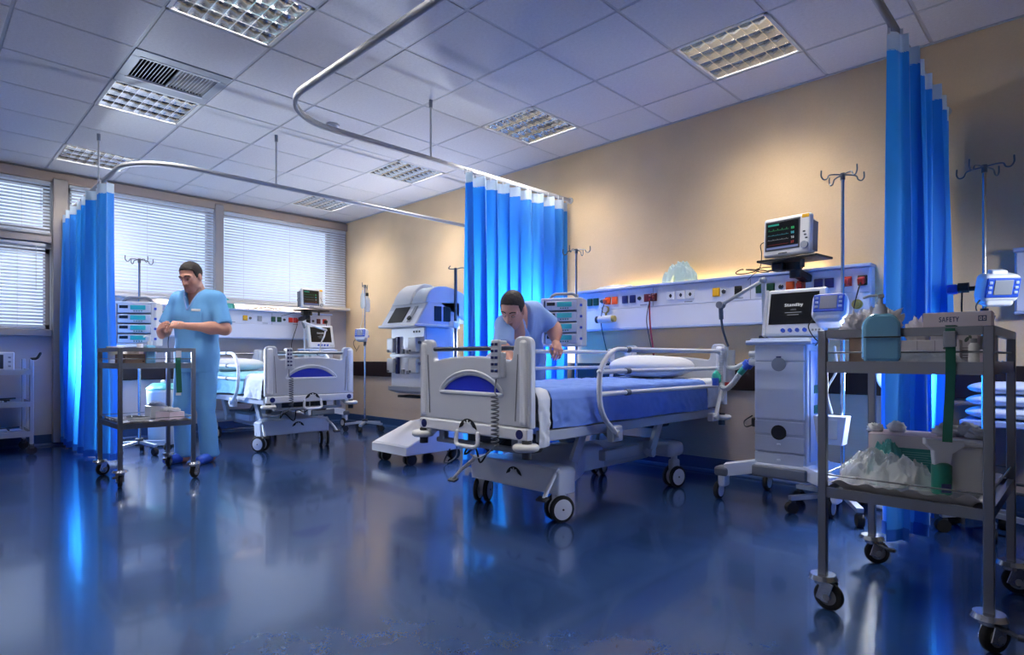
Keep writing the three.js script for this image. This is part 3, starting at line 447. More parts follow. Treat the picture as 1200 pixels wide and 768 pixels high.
function pump(label, [x, y, z], ry, tiltx = -0.25, k = 1) {
  const t = thing('infusion_pump', label, 'infusion pump', [x, y, z], ry, 'single infusion pumps'), o = new THREE.Group();
  const W = (g) => g.rotateX(tiltx).scale(k, k, k);
  part(t, 'casing', W(mergeG([rb(0.165, 0.14, 0.1, 0.03, 0, 0, 0), rb(0.13, 0.06, 0.11, 0.02, 0, -0.06, -0.01), rb(0.07, 0.02, 0.05, 0.008, 0, 0.075, -0.02)])), M.white);
  part(t, 'blue_panel', W(mergeG([rb(0.142, 0.098, 0.012, 0.03, 0, 0.008, 0.048)])), M.bluep, 'blue key panel');
  part(t, 'display', W(mergeG([rb(0.08, 0.074, 0.01, 0.004, 0, 0.01, 0.0515)])), M.grey, 'grey display');
  for (const a of [-1, 1]) for (let i = 0; i < 3; i++) part(t, 'key', W(clean(rb(0.016, 0.014, 0.006, 0.004, a * 0.055, 0.034 - i * 0.024, 0.0545))), M.panelblue);
  part(t, 'pole_clamp', W(mergeG([rb(0.05, 0.05, 0.06, 0.01, 0, -0.01, -0.07), cyl(0.016, 0.05, 0.045, -0.01, -0.075, 'x')])), M.bluep);
  part(t, 'trailing_cable', tube([[-0.06 * k, -0.04, 0], [-0.1 * k, -0.1, 0.02], [-0.05, -0.19, 0.03], [-0.02, -0.14, 0.02], [-0.08, -0.21, -0.02]], 0.0035, 40, 6), M.black);
}
pump('white and blue infusion pump clamped beside the standby screen', [6.70, 1.19, 0.80], 0.1, -0.35, 1.1);
pump('white and blue infusion pump past the right hand curtain', [7.43, 1.255, 0.70], 0.55, 0.3);
pump('small white and blue infusion pump on the slim drip stand', [1.29, 1.2, 0.53], 0.6, -0.2, 0.95);
{ const t = thing('blue_pole_clamp', 'blue plastic clamp with black knob on a drip stand', 'clamp', [7.335, 1.265, 0.63]); part(t, 'jaw', [rb(0.05, 0.05, 0.05, 0.012, -0.09, 0, 0.02)], M.bluep); part(t, 'knob', [cyl(0.026, 0.045, -0.045, 0.005, 0.02, 'x'), cyl(0.012, 0.04, -0.01, 0, 0.0, 'x')], M.black); part(t, 'lead', tube([[-0.05, -0.02, 0.03], [-0.05, -0.1, 0.04], [-0.045, -0.25, 0.03], [-0.03, -0.4, 0.0]], 0.004, 20, 6), M.black); }
function pumpRack(label, [x, y, z], ry) {
  const t = thing('pump_rack', label, 'infusion pump', [x, y, z], ry, 'racks of four syringe pumps');
  part(t, 'frame', [rb(0.03, 0.4, 0.2, 0.008, -0.16, 0, 0), rb(0.05, 0.4, 0.2, 0.012, 0.155, 0, 0), rb(0.34, 0.025, 0.2, 0.008, 0, 0.19, 0), rb(0.34, 0.02, 0.2, 0.008, 0, -0.19, 0), bx(0.32, 0.38, 0.01, 0, 0, -0.09)], M.offwhite);
  for (let i = 0; i < 4; i++) {
    const yy = 0.138 - i * 0.092, m = part(t, 'pump_module', rb(0.27, 0.08, 0.19, 0.01, 0, yy, 0.008), M.bedgrey);
    part(m, 'green_display', rb(0.125, 0.04, 0.004, 0.002, 0.03, yy + 0.01, 0.104), M.tealscreen, 'turquoise display'); part(m, 'dark_display', rb(0.07, 0.028, 0.004, 0.002, -0.085, yy + 0.014, 0.104), M.black); part(m, 'key_row', [0, 1, 2, 3].map((j) => rb(0.012, 0.01, 0.004, 0.002, 0.0 + j * 0.02, yy - 0.022, 0.104)), M.teal);
    part(t, 'side_plug', [rb(0.02, 0.022, 0.02, 0.004, 0.17, yy, 0.095)], M.bluep);
  }
  part(t, 'handle', pipe([[-0.13, 0.19, 0], [-0.09, 0.245, 0], [0.09, 0.245, 0], [0.13, 0.19, 0]], 0.013, 0.05), M.mid);
  part(t, 'clamp', rb(0.08, 0.1, 0.05, 0.01, 0, 0, -0.115), M.dark);
}
pumpRack('rack of four syringe pumps on the drip stand beside the standing person', [1.44, 1.22, 2.975], 1.05);
pumpRack('rack of four syringe pumps between the curtain and the oxygen regulator', [4.557, 1.205, 0.576], 0.45);
{ // fluid containers on the slim stand; arms of the stand run along its local x, turned by -0.79
  const c = Math.cos(-0.79), s = Math.sin(-0.79), at = (r) => [1.27 + c * r, 0, 0.47 - s * r];
  const [ax, , az] = at(-0.115), [bx2, , bz] = at(0.115);
  const b = thing('infusion_bottle', 'clear infusion bottle with black cap hanging on the slim stand', 'bottle', [ax, 1.49, az]);
  part(b, 'bottle', lathe([[0, 0], [0.03, 0.002], [0.036, 0.012], [0.036, 0.15], [0.03, 0.17], [0.014, 0.19], [0.014, 0.2], [0, 0.2]]), M.clearp); part(b, 'cap', cyl(0.019, 0.04, 0, 0.222, 0), M.black); part(b, 'hanger', tube([[-0.014, 0.22, 0], [-0.012, 0.28, 0], [0, 0.298, 0], [0.012, 0.28, 0], [0.014, 0.22, 0]], 0.003, 24, 6), M.mid);
  const g = thing('infusion_bag', 'nearly empty clear fluid bag hanging on the slim stand', 'fluid bag', [bx2, 1.48, bz]);
  part(g, 'bag', clean(pillowGeo(0.075, 0.035, 0.19, 4).rotateX(PI / 2).translate(0, 0.13, 0)), M.clearp); part(g, 'hanger', [rb(0.03, 0.04, 0.006, 0.002, 0, 0.24, 0), tube([[0, 0.25, 0], [0.004, 0.275, 0], [0, 0.3, 0]], 0.003, 10, 6)], M.offwhite); part(g, 'drip_line', tube([[0, 0.035, 0], [0.01, -0.1, 0.01], [-0.02, -0.2, 0.02], [0, -0.26, 0.01]], 0.0025, 24, 6), M.tubew);
}
// ---------- bedside monitors ----------
const monTex = canvasTex(256, 192, (c, w, h) => { c.fillStyle = '#06080c'; c.fillRect(0, 0, w, h); c.lineWidth = 3; c.fillStyle = '#2f9a86'; c.fillRect(8, 10, 90, 14); const cols = ['#3fd07a', '#57c8d8', '#d0d6dc', '#c84a40']; cols.forEach((k, r) => { c.strokeStyle = k; c.lineWidth = 1.5; c.beginPath(); for (let x = 8; x < 180; x += 2) { const p = x % 36; c.lineTo(x, 58 + r * 34 - (r < 3 && p > 14 && p < 20 ? 12 : 0) * (r === 0 ? 1 : 0.4)); } c.stroke(); c.fillStyle = k; c.font = 'bold 24px sans-serif'; c.fillText(['80', '98', '16', '37'][r], 196, 62 + r * 34); }); c.fillStyle = '#6d78a8'; c.fillRect(0, h - 16, w, 16); });
const monMat = screenMat(monTex, 0.75);
function monitor(label, [x, y, z], ry, lean) {
  const t = thing('bedside_monitor', label, 'monitor', [x, y, z], ry, 'vital signs monitors on swing trays'), o = (g) => clean(g).rotateX(lean);
  part(t, 'casing', o(mergeG([rb(0.32, 0.265, 0.05, 0.02, 0, 0.14, 0.05), rb(0.29, 0.24, 0.1, 0.03, 0, 0.137, -0.01), rb(0.24, 0.2, 0.06, 0.03, 0, 0.13, -0.06)])), M.offwhite);
  part(t, 'side_shell', o(mergeG([rb(0.012, 0.2, 0.1, 0.005, 0.142, 0.135, -0.01), rb(0.012, 0.2, 0.1, 0.005, -0.142, 0.135, -0.01)])), M.mid);
  part(t, 'screen', o(new THREE.PlaneGeometry(0.215, 0.18).translate(-0.025, 0.148, 0.0765)), monMat, 'dark screen with coloured traces');
  part(t, 'bezel', o(mergeG([bx(0.235, 0.01, 0.004, -0.025, 0.243, 0.075), bx(0.235, 0.01, 0.004, -0.025, 0.053, 0.075), bx(0.01, 0.2, 0.004, -0.1375, 0.148, 0.075), bx(0.01, 0.2, 0.004, 0.0875, 0.148, 0.075)])), M.dark);
  part(t, 'dial', o(cyl(0.024, 0.02, 0.125, 0.06, 0.08, 'z')), M.grey); part(t, 'yellow_mark', o(rb(0.045, 0.024, 0.006, 0.002, 0.125, 0.252, 0.074)), M.syellow, 'yellow corner mark');
  for (let i = 0; i < 3; i++) part(t, 'key', o(rb(0.016, 0.01, 0.006, 0.003, 0.118 + 0.008 * i, 0.15 - i * 0.022, 0.076)), M.dark);
  part(t, 'maker_strip', o(bx(0.06, 0.008, 0.001, -0.02, 0.026, 0.0756)), M.dark);
  part(t, 'lead', tube([[-0.15, 0.14, 0], [-0.2, 0.12, 0.02], [-0.19, 0.05, 0.03], [-0.22, -0.04, 0], [-0.3, -0.08, -0.04], [-0.36, -0.1, -0.09]], 0.003, 40, 6), M.black);
  const b = thing('monitor_tray', label.replace(/^.*?(beside|below)/, 'black swing tray under the monitor $1'), 'bracket', [x, y, z], ry, 'black swing trays on the bedhead units');
  part(b, 'tray', rb(0.4, 0.016, 0.24, 0.006, 0.02, -0.014, 0), M.black); part(b, 'joint', [cyl(0.05, 0.05, 0, -0.05, -0.04), cyl(0.035, 0.07, 0, -0.09, -0.06), rb(0.08, 0.06, 0.08, 0.015, -0.08, -0.05, 0)], M.black);
  part(b, 'arm', bar([0, -0.085, -0.05], [0, -0.12, -Math.abs(lean) * 0 - 0.235], 0.06, 0.045), M.black); part(b, 'knob', cyl(0.014, 0.05, 0.1, -0.05, 0.05), M.dark);
}
monitor('vital signs monitor on a tray beside the tall drip stand and breathing machine', [6.32, 1.575, 0.33], -0.12, -0.06);
monitor('vital signs monitor on a tray below the corner blind by the beige wall', [0.33, 1.55, 0.72], PI / 2 + 0.1, -0.06);
function tangle(label, pos, ry, len, s) {
  const q = []; for (let i = 0; i <= 60; i++) { const a = i / 60; q.push([(a - 0.5) * len + 0.06 * Math.cos(a * 31), 0.012 + 0.016 * (1 + Math.sin(a * 23 + s)), 0.028 * Math.sin(a * 37 + s)]); }
  solo('cable_tangle', tube(q, 0.0045, 300, 6), M.black, label, 'cables', pos, ry);
}
tangle('tangle of black leads on the service unit below the tall monitor', [6.05, 1.524, 0.085], 0, 0.42, 1);
tangle('tangle of black leads on the service unit under the blinds', [0.085, 1.524, 1.22], PI / 2, 0.5, 4);
solo('plastic_bag', [film(0.3, 0.11, 0.17, 3), film(0.2, 0.09, 0.12, 8, 0.06, 0, 0.005)], M.bagp, 'crumpled clear plastic bag on the service unit ledge', 'plastic bag', [5.36, 1.526, 0.075]);
solo('green_bag', [film(0.11, 0.46, 0.16, 6)], M.greenp, 'crumpled translucent green bag on the unit behind the standing person', 'plastic bag', [0.1, 1.526, 1.83]);
solo('rolled_cloth', [film(0.4, 0.09, 0.03, 2)], M.linen, 'flat white cloth lying on the service unit ledge near the curtain', 'cloth', [4.72, 1.526, 0.075]);

// ---------- breathing machines ----------
const standbyTex = canvasTex(256, 192, (c, w, h) => { c.fillStyle = '#07080c'; c.fillRect(0, 0, w, h); c.fillStyle = '#d9dde6'; c.textAlign = 'center'; c.font = 'bold 25px sans-serif'; c.fillText('Standby', w / 2, 84); c.font = '13px sans-serif'; c.fillStyle = '#9aa0ac'; c.fillText('adult', w / 2, 108); c.fillRect(w / 2 - 44, 120, 88, 3); c.fillRect(w / 2 - 30, 134, 60, 3); });
const standbyMat = screenMat(standbyTex, 0.8);
function breathing(label, [x, y, z], ry) {
  const t = thing('breathing_machine', label, 'ventilator', [x, y, z], ry, 'breathing machines on wheels');
  part(t, 'cabinet', [rb(0.31, 0.74, 0.36, 0.012, 0, 0.625, -0.03)], M.bedgrey);
  const d = part(t, 'door', rb(0.29, 0.345, 0.012, 0.006, -0.005, 0.71, 0.156), M.white); part(d, 'door_catch', [cyl(0.042, 0.006, -0.005, 0.868, 0.163, 'z')], M.grey);
  part(t, 'top_panel', rb(0.29, 0.09, 0.012, 0.006, -0.005, 0.935, 0.156), M.white);
  part(t, 'indicator', rb(0.03, 0.01, 0.005, 0.002, -0.005, 0.912, 0.164), M.logo);
  for (const [yy, h] of [[0.485, 0.085], [0.385, 0.1], [0.29, 0.085]]) { const w = part(t, 'drawer', rb(0.29, h - 0.006, 0.012, 0.005, -0.005, yy, 0.156), M.bedgrey); part(w, 'pull', yy > 0.45 ? cyl(0.045, 0.01, -0.005, yy - 0.028, 0.16, 'z') : rb(0.022, 0.012, 0.01, 0.003, -0.005, yy, 0.164), yy > 0.45 ? M.black : M.white); }
  part(t, 'side_panel', [rb(0.012, 0.66, 0.3, 0.005, 0.158, 0.62, -0.03)], M.panelblue); part(t, 'side_vent', [rb(0.006, 0.05, 0.2, 0.003, 0.165, 0.72, -0.03), rb(0.006, 0.05, 0.2, 0.003, 0.165, 0.6, -0.03)], M.teal);
  const b = part(t, 'base', [rb(0.34, 0.06, 0.4, 0.015, 0, 0.235, -0.03), bar([-0.14, 0.235, 0.12], [-0.33, 0.195, 0.17], 0.09, 0.075), bar([0.14, 0.235, 0.12], [0.3, 0.195, 0.17], 0.09, 0.075), bar([-0.12, 0.235, -0.16], [-0.25, 0.195, -0.3], 0.08, 0.07), bar([0.12, 0.235, -0.16], [0.25, 0.195, -0.3], 0.08, 0.07)], M.bedwhite);
  part(b, 'bumper', [rb(0.32, 0.07, 0.03, 0.012, 0, 0.215, 0.175), rb(0.09, 0.06, 0.11, 0.02, -0.345, 0.185, 0.17), rb(0.09, 0.06, 0.11, 0.02, 0.315, 0.185, 0.17)], M.mid);
  for (const [cx, cz] of [[-0.345, 0.18], [0.315, 0.18], [-0.22, -0.29], [0.22, -0.29]]) { const c = part(t, 'caster', [rb(0.045, 0.08, 0.09, 0.015, cx, 0.125, cz - 0.01), cyl(0.014, 0.05, cx, 0.17, cz)], M.bedwhite); part(c, 'tyre', lathe([[0.03, -0.015], [0.052, -0.015], [0.058, -0.008], [0.058, 0.008], [0.052, 0.015], [0.03, 0.015]], 0, 0, 0, 24).rotateZ(PI / 2).translate(cx - 0.028, 0.058, cz), M.rubber); part(c, 'hub', cyl(0.04, 0.034, cx - 0.028, 0.058, cz, 'x'), M.white); }
  part(t, 'tray', [rb(0.36, 0.03, 0.34, 0.012, 0, 1.012, 0), cyl(0.014, 0.38, 0, 1.0, 0.19, 'x'), rb(0.02, 0.03, 0.05, 0.006, -0.17, 1.0, 0.17), rb(0.02, 0.03, 0.05, 0.006, 0.17, 1.0, 0.17)], M.panelblue);
  const H = (g) => clean(g).rotateX(-0.22).translate(0.05, 1.035, 0.05), h = part(t, 'screen_head', H(mergeG([rb(0.35, 0.3, 0.07, 0.018, 0, 0.15, 0), rb(0.28, 0.22, 0.1, 0.03, 0, 0.13, -0.06)])), M.white);
  part(h, 'screen', H(new THREE.PlaneGeometry(0.285, 0.2).translate(-0.01, 0.172, 0.0365)), standbyMat, 'black screen reading Standby');
  for (let i = 0; i < 4; i++) part(h, 'knob', H(cyl(0.012, 0.014, -0.06 + i * 0.042, 0.032, 0.041, 'z')), M.bluep); part(h, 'small_key', [0, 1, 2].map((i) => H(rb(0.012, 0.012, 0.006, 0.003, 0.11 + i * 0.018, 0.032, 0.037))), M.grey);
  part(h, 'left_frame', H(rb(0.022, 0.3, 0.04, 0.008, -0.178, 0.15, 0.02)), M.offwhite);
  for (const yy of [0.93, 0.88]) part(t, 'hose_port', [cyl(0.02, 0.06, -0.185, yy, 0.08, 'x'), cyl(0.026, 0.02, -0.17, yy, 0.08, 'x')], M.offwhite);
  part(t, 'wall_plug', [rb(0.05, 0.06, 0.06, 0.012, -0.18, 0.5, 0.06), tube([[-0.18, 0.49, 0.08], [-0.23, 0.47, 0.1], [-0.25, 0.5, 0.08], [-0.2, 0.54, 0.08]], 0.005, 24, 6)], M.black);
}
breathing('tall white breathing machine with a Standby screen at the head of the blue-sheeted bed', [6.42, 0, 0.64], 0.0);
breathing('white breathing machine with a Standby screen behind the footboard of the aqua-sheeted bed', [0.52, 0, 0.73], PI / 2);
{ // support arm with breathing hoses, at the head of the blue bed
  const t = thing('hose_arm', 'jointed grey arm holding hoses above the head of the bed', 'support arm', [0, 0, 0]);
  part(t, 'upright', rod([6.225, 1.02, 0.53], [6.205, 1.42, 0.51], 0.012), M.alu); part(t, 'beam', rod([6.205, 1.42, 0.51], [5.965, 1.265, 0.62], 0.012), M.alu);
  part(t, 'joint', sph(0.024, 6.205, 1.42, 0.51), M.grey); part(t, 'joint', cyl(0.024, 0.05, 5.965, 1.265, 0.62, 'z'), M.grey);
  part(t, 'lower_arm', [rod([5.965, 1.265, 0.62], [5.96, 1.17, 0.6], 0.015), tube([[5.96, 1.17, 0.6], [5.963, 1.1, 0.585], [5.975, 1.04, 0.57], [5.99, 0.99, 0.56]], 0.008, 20, 8)], M.darksteel);
  part(t, 'foot_clamp', rb(0.06, 0.03, 0.06, 0.008, 6.225, 1.04, 0.53), M.dark);
  const h = thing('breathing_hoses', 'white corrugated hoses with blue filter and red cap beside the pillow', 'breathing tubes', [0, 0, 0]);
  const corr = (pts, r) => { const c = new THREE.CatmullRomCurve3(P3(pts)), n = 150; return clean(sheet((u, v) => { const p = c.getPointAt(u), d = c.getTangentAt(u), a = V(0, 1, 0).cross(d).normalize(), b = d.clone().cross(a).normalize(), R = r * (1 + 0.12 * Math.sin(u * n * 1.6)), w = v * 2 * PI; return [p.x + R * (a.x * Math.cos(w) + b.x * Math.sin(w)), p.y + R * (a.y * Math.cos(w) + b.y * Math.sin(w)), p.z + R * (a.z * Math.cos(w) + b.z * Math.sin(w))]; }, n, 10)); };
  part(h, 'hose', corr([[6.26, 0.925, 0.7], [6.2, 0.88, 0.7], [6.12, 0.8, 0.68], [6.06, 0.735, 0.65], [6.0, 0.7, 0.62], [5.96, 0.72, 0.6], [5.95, 0.83, 0.59], [5.965, 0.96, 0.58]], 0.017), M.tubew);
  part(h, 'hose', corr([[6.26, 0.875, 0.7], [6.15, 0.87, 0.66], [6.05, 0.84, 0.6], [6.0, 0.85, 0.58], [5.985, 0.92, 0.575], [5.98, 0.98, 0.57]], 0.015), M.tubew);
  part(h, 'filter', [cyl(0.034, 0.03, 0, 0, 0, 'x').rotateZ(0.85).translate(6.185, 0.865, 0.7), cyl(0.02, 0.07, 0, 0, 0, 'x').rotateZ(0.85).translate(6.185, 0.865, 0.7)], M.bluep, 'blue filter'); part(h, 'teal_joint', cyl(0.02, 0.05, 0, 0, 0, 'x').rotateZ(0.85).translate(6.145, 0.825, 0.69), M.tealtube);
  part(h, 'water_trap', [cyl(0.028, 0.2, 6.01, 0.84, 0.565), cyl(0.03, 0.02, 6.01, 0.95, 0.565)], M.clearp); part(h, 'red_cap', cyl(0.024, 0.035, 6.01, 0.725, 0.6), M.redp, 'red cap'); part(h, 'face_mask', [crumple(0.035, 0.055, 0.03, 0.3, 2, 3, 5.93, 0.735, 0.6, 18)], M.tealtube); part(h, 'blue_joint', cyl(0.022, 0.05, 5.935, 0.745, 0.635), M.bluep);
}
{ const t = thing('hose_arm', 'white jointed arm in front of the standby screen below the corner blind', 'support arm', [0.1, 0, 0.04]); part(t, 'upright', rod([0.62, 1.0, 0.95], [0.62, 1.28, 0.95], 0.012), M.white); part(t, 'beam', rod([0.62, 1.36, 0.98], [0.72, 1.26, 0.72], 0.014), M.white); part(t, 'hose', tube([[0.72, 1.26, 0.72], [0.74, 1.18, 0.75], [0.72, 1.1, 0.78], [0.72, 0.98, 0.8]], 0.01, 30, 8), M.offwhite); part(t, 'joint', [sph(0.022, 0.72, 1.26, 0.72), rod([0.62, 1.28, 0.95], [0.62, 1.36, 0.98], 0.014)], M.grey); }

// ---------- dialysis machine ----------
{
  const t = thing('dialysis_machine', 'tall white dialysis machine with domed top and sloping wheeled base', 'medical machine', [3.45, 0, 1.22]);
  const foot = ext(shape([[0.36, 0.1], [0.36, 0.155], [-0.04, 0.31], [-0.22, 0.33], [-0.27, 0.3], [-0.27, 0.1]]), 0.52, 0.008).rotateY(-PI / 2);
  part(t, 'base', foot, M.bedgrey); part(t, 'base_cover', bar([0, 0.168, 0.34], [0, 0.318, -0.05], 0.5, 0.012), M.bedwhite);
  for (const [x, z] of [[-0.19, 0.28], [0.19, 0.28], [-0.19, -0.2], [0.19, -0.2]]) { const c = part(t, 'caster', [rb(0.05, 0.05, 0.06, 0.01, x, 0.085, z), cyl(0.012, 0.04, x, 0.1, z)], M.dark); for (const e of [-0.026, 0.026]) part(c, 'wheel', cyl(0.048, 0.022, x + e, 0.048, z, 'x'), M.rubber); }
  part(t, 'column', rb(0.2, 0.34, 0.2, 0.02, 0.12, 0.46, -0.08), M.bedgrey); part(t, 'column_ridge', rb(0.06, 0.3, 0.02, 0.008, 0.12, 0.47, 0.024), M.grey);
  part(t, 'lower_cabinet', [rb(0.5, 0.54, 0.32, 0.012, 0, 0.905, 0.0)], M.sidegrey); part(t, 'front_plate', rb(0.495, 0.52, 0.014, 0.006, 0, 0.91, 0.163), M.white); part(t, 'drip_lip', [ext(shape([[0.2, 0.0], [0.2, 0.03], [-0.16, 0.05], [-0.16, -0.03], [0.1, -0.03]]), 0.5, 0.004).rotateY(-PI / 2).translate(0, 0.62, 0)], M.grey); part(t, 'cable_shelf', [rb(0.3, 0.02, 0.14, 0.006, -0.06, 0.56, 0.06)], M.black);
  for (const y of [1.02, 0.84]) {
    for (const x of [-0.2, 0.13]) { const c = part(t, 'pump_cassette', rb(x < 0 ? 0.1 : 0.12, 0.13, 0.05, 0.012, x, y, 0.195), M.offwhite); part(c, 'cassette_knob', [cyl(0.012, 0.02, x + 0.075, y + 0.02, 0.19, 'z'), cyl(0.01, 0.02, x - 0.02, y - 0.05, 0.222, 'z')], M.mid); }
    part(t, 'purple_strip', rb(0.034, 0.15, 0.03, 0.006, -0.125, y, 0.185), M.snavy, 'purple clamp strip'); part(t, 'tube_clip', [rb(0.03, 0.04, 0.025, 0.005, -0.05, y - 0.055, 0.18), rb(0.025, 0.03, 0.025, 0.005, 0.02, y - 0.06, 0.18)], M.grey);
  }
  part(t, 'divider', rb(0.48, 0.03, 0.03, 0.008, 0, 0.93, 0.178), M.bedwhite); part(t, 'status_light', [0, 1, 2].map((i) => cyl(0.009, 0.008, 0.1 + i * 0.04, 1.135, 0.172, 'z')), M.dark);
  const head = ext(shape([[0.27, 0], [0.14, 0.2], [-0.2, 0.215], [-0.2, 0]]), 0.53, 0.012).rotateY(-PI / 2).translate(0, 1.18, 0);
  const hd = part(t, 'head', head, M.bedgrey); part(t, 'head_lip', rb(0.55, 0.025, 0.5, 0.01, 0, 1.185, 0.045), M.offwhite);
  const sl = (g) => clean(g).rotateX(-Math.atan2(0.13, 0.2)).translate(0, 1.28, 0.2085);
  part(hd, 'screen_frame', sl(rb(0.5, 0.215, 0.012, 0.01, 0, 0, 0.002)), M.bedwhite); part(hd, 'screen', sl(rb(0.22, 0.165, 0.006, 0.004, -0.06, 0.0, 0.01)), M.black, 'dark display'); part(hd, 'dial_strip', sl(mergeG([rb(0.05, 0.17, 0.008, 0.01, 0.14, 0.0, 0.009)])), M.grey); part(hd, 'dial', sl(cyl(0.02, 0.02, 0.14, -0.05, 0.018, 'z')), M.dark);
  part(hd, 'side_vent', [rb(0.006, 0.13, 0.08, 0.003, 0.266, 1.29, 0.04), rb(0.006, 0.13, 0.08, 0.003, 0.266, 1.29, -0.06)], M.black);
  const dome = (x, w, m, d, k) => part(t, 'domed_cover', ext(shape([[0.16, 0], [0.13, 0.12, 0.02, k], [-0.1, k + 0.02, -d, k * 0.55], [-d, -0.16], [-0.1, -0.06], [0.02, 0]]), w, 0.01).rotateY(-PI / 2).translate(x, 1.39, 0), m);
  dome(-0.09, 0.26, M.offwhite, 0.15, 0.17); dome(0.165, 0.2, M.sidegrey, 0.29, 0.13); part(t, 'top_deck', rb(0.5, 0.02, 0.36, 0.008, 0, 1.393, -0.02), M.offwhite);
  part(t, 'pole', [cyl(0.014, 1.2, 0.3, 1.1, -0.13)], M.darksteel); const c = part(t, 'pole_clamp', rb(0.09, 0.06, 0.07, 0.012, 0.28, 1.2, -0.12), M.white); part(c, 'lower_clamp', rb(0.08, 0.05, 0.06, 0.01, 0.275, 0.75, -0.13), M.dark);
  part(t, 'pole_hook', [tube([[0.3, 1.69, -0.13], [0.36, 1.7, -0.16], [0.42, 1.675, -0.18], [0.45, 1.69, -0.2], [0.44, 1.71, -0.2]], 0.005, 24, 6), tube([[0.3, 1.69, -0.13], [0.24, 1.7, -0.1], [0.25, 1.72, -0.11]], 0.005, 16, 6)], M.darksteel);
  part(t, 'cable_loop', tube([[0.2, 0.2, -0.22], [0.32, 0.05, -0.12], [0.36, 0.012, 0.0], [0.4, 0.03, 0.08], [0.45, 0.14, 0.06]], 0.006, 40, 6), M.black);
}
// ---------- steel trolleys ----------
function trolley(label, [x, z], W, D, o) {       // W along x, D along z, origin at the centre
  const t = thing('steel_trolley', label, 'trolley', [x, 0, z], 0, 'two-shelf steel trolleys'), S = 0.028, X = W / 2 - S / 2, Zd = D / 2 - S / 2;
  let n = 0;
  for (const [a, b] of [[-1, 1], [1, 1], [-1, -1], [1, -1]]) {
    part(t, 'post', rb(S, o.top - 0.115, S, 0.003, a * X, (o.top + 0.115) / 2, b * Zd), M.trolley);
    const c = part(t, 'caster', [cyl(0.05, 0.016, 0, 0.117, 0, 'y', 0.042), cyl(0.028, 0.02, 0, 0.1, 0), rb(0.006, 0.075, 0.044, 0.003, -0.021, 0.07, -0.014, -0.3), rb(0.006, 0.075, 0.044, 0.003, 0.021, 0.07, -0.014, -0.3)], M.steel);
    c.position.set(a * X, 0, b * Zd); c.rotation.y = o.turn + 0.35 * ((n * 7) % 4 - 1.5);
    part(c, 'tyre', lathe([[0.03, -0.013], [0.044, -0.013], [0.05, -0.007], [0.05, 0.007], [0.044, 0.013], [0.03, 0.013]], 0, 0, 0, 26).rotateZ(PI / 2).translate(0, 0.05, -0.02), M.rubber); part(c, 'hub', [cyl(0.034, 0.022, 0, 0.05, -0.02, 'x'), cyl(0.012, 0.05, 0, 0.05, -0.02, 'x')], M.grey);
    if (a * b === 1) { const l = part(t, 'brake_lever', [bar([a * X + 0.02, 0.095, b * Zd + 0.02], [a * X + 0.075, 0.085, b * Zd + 0.045], 0.018, 0.005), rb(0.03, 0.014, 0.026, 0.004, a * X + 0.085, 0.087, b * Zd + 0.05)], M.dark); }
    n++;
  }
  const rim = (name, y0, y1) => { const p = part(t, name, [bx(W - 0.03, 0.004, D - 0.03, 0, y0 + 0.012, 0)], M.trolley); part(p, 'shelf_edge', [bx(W - 2 * S, y1 - y0, 0.018, 0, (y0 + y1) / 2, Zd), bx(W - 2 * S, y1 - y0, 0.018, 0, (y0 + y1) / 2, -Zd), bx(0.018, y1 - y0, D - 2 * S, X, (y0 + y1) / 2, 0), bx(0.018, y1 - y0, D - 2 * S, -X, (y0 + y1) / 2, 0)], M.trolley); return p; };
  rim('upper_shelf', o.s1, o.s1 + 0.04); rim('lower_shelf', o.s2, o.s2 + 0.035);
  for (const [y, sides] of [[o.w1, 4], [o.w2, 4]]) for (const [p, q] of [[[-X, y, Zd], [X, y, Zd]], [[X, y, Zd], [X, y, -Zd]], [[X, y, -Zd], [-X, y, -Zd]], [[-X, y, -Zd], [-X, y, Zd]]].slice(0, sides)) part(t, 'guard_wire', rod(p, q, 0.003, 8), M.darksteel);
  part(t, 'top_rail', [bx(W - 2 * S, S, S, 0, o.top - S / 2, Zd), bx(S, S, D - 2 * S, X, o.top - S / 2, 0), bx(S, S, D - 2 * S, -X, o.top - S / 2, 0)], M.trolley);
}
trolley('large steel trolley with green strap and handwash, beside the right hand curtain', [7.31, 1.83], 0.5, 0.69, { top: 1.005, s1: 0.853, w1: 0.925, s2: 0.405, w2: 0.485, turn: -1.15 });
trolley('steel trolley in front of the standing person', [2.61, 3.2], 0.64, 0.5, { top: 0.98, s1: 0.83, w1: 0.9, s2: 0.405, w2: 0.47, turn: 0.9 });
// liners
const liner = (w, d, s, lift) => [0, 0.002].map((o) => clean(sheet((u, v) => { const e = Math.max(Math.abs(u - 0.5), Math.abs(v - 0.5)) * 2, n = noise.noise(u * 4 + s, v * 4, s); return [(u - 0.5) * w, o + 0.006 + 0.004 * n + Math.max(0, e - 0.85) / 0.15 * lift * (0.5 + 0.9 * Math.abs(noise.noise(u * 6, v * 6, s + 3))), (v - 0.5) * d]; }, 40, 40)));
solo('tray_liner', liner(0.436, 0.61, 2, 0.05), M.paper, 'white absorbent liner on the lower shelf of the large trolley', 'liner', [7.31, 0.42, 1.83]);
solo('tray_liner', liner(0.436, 0.61, 5, 0.02), M.paper, 'white liner on the upper shelf of the large trolley', 'liner', [7.31, 0.868, 1.83]);
solo('tray_liner', liner(0.57, 0.43, 8, 0.035), M.paper, 'white liner on the lower shelf of the trolley in front of the standing person', 'liner', [2.61, 0.42, 3.2]);
const boxUV = (g) => g;
function printed(w, h, d, mat, tex, k = 1) { const t = new THREE.MeshStandardMaterial({ map: tex, roughness: 0.6 }); return [rb(w, h, d, 0.003, 0, h / 2, 0), new THREE.PlaneGeometry(w * 0.97, h * 0.95).translate(0, h / 2, d / 2 + 0.0008), mat, t]; }
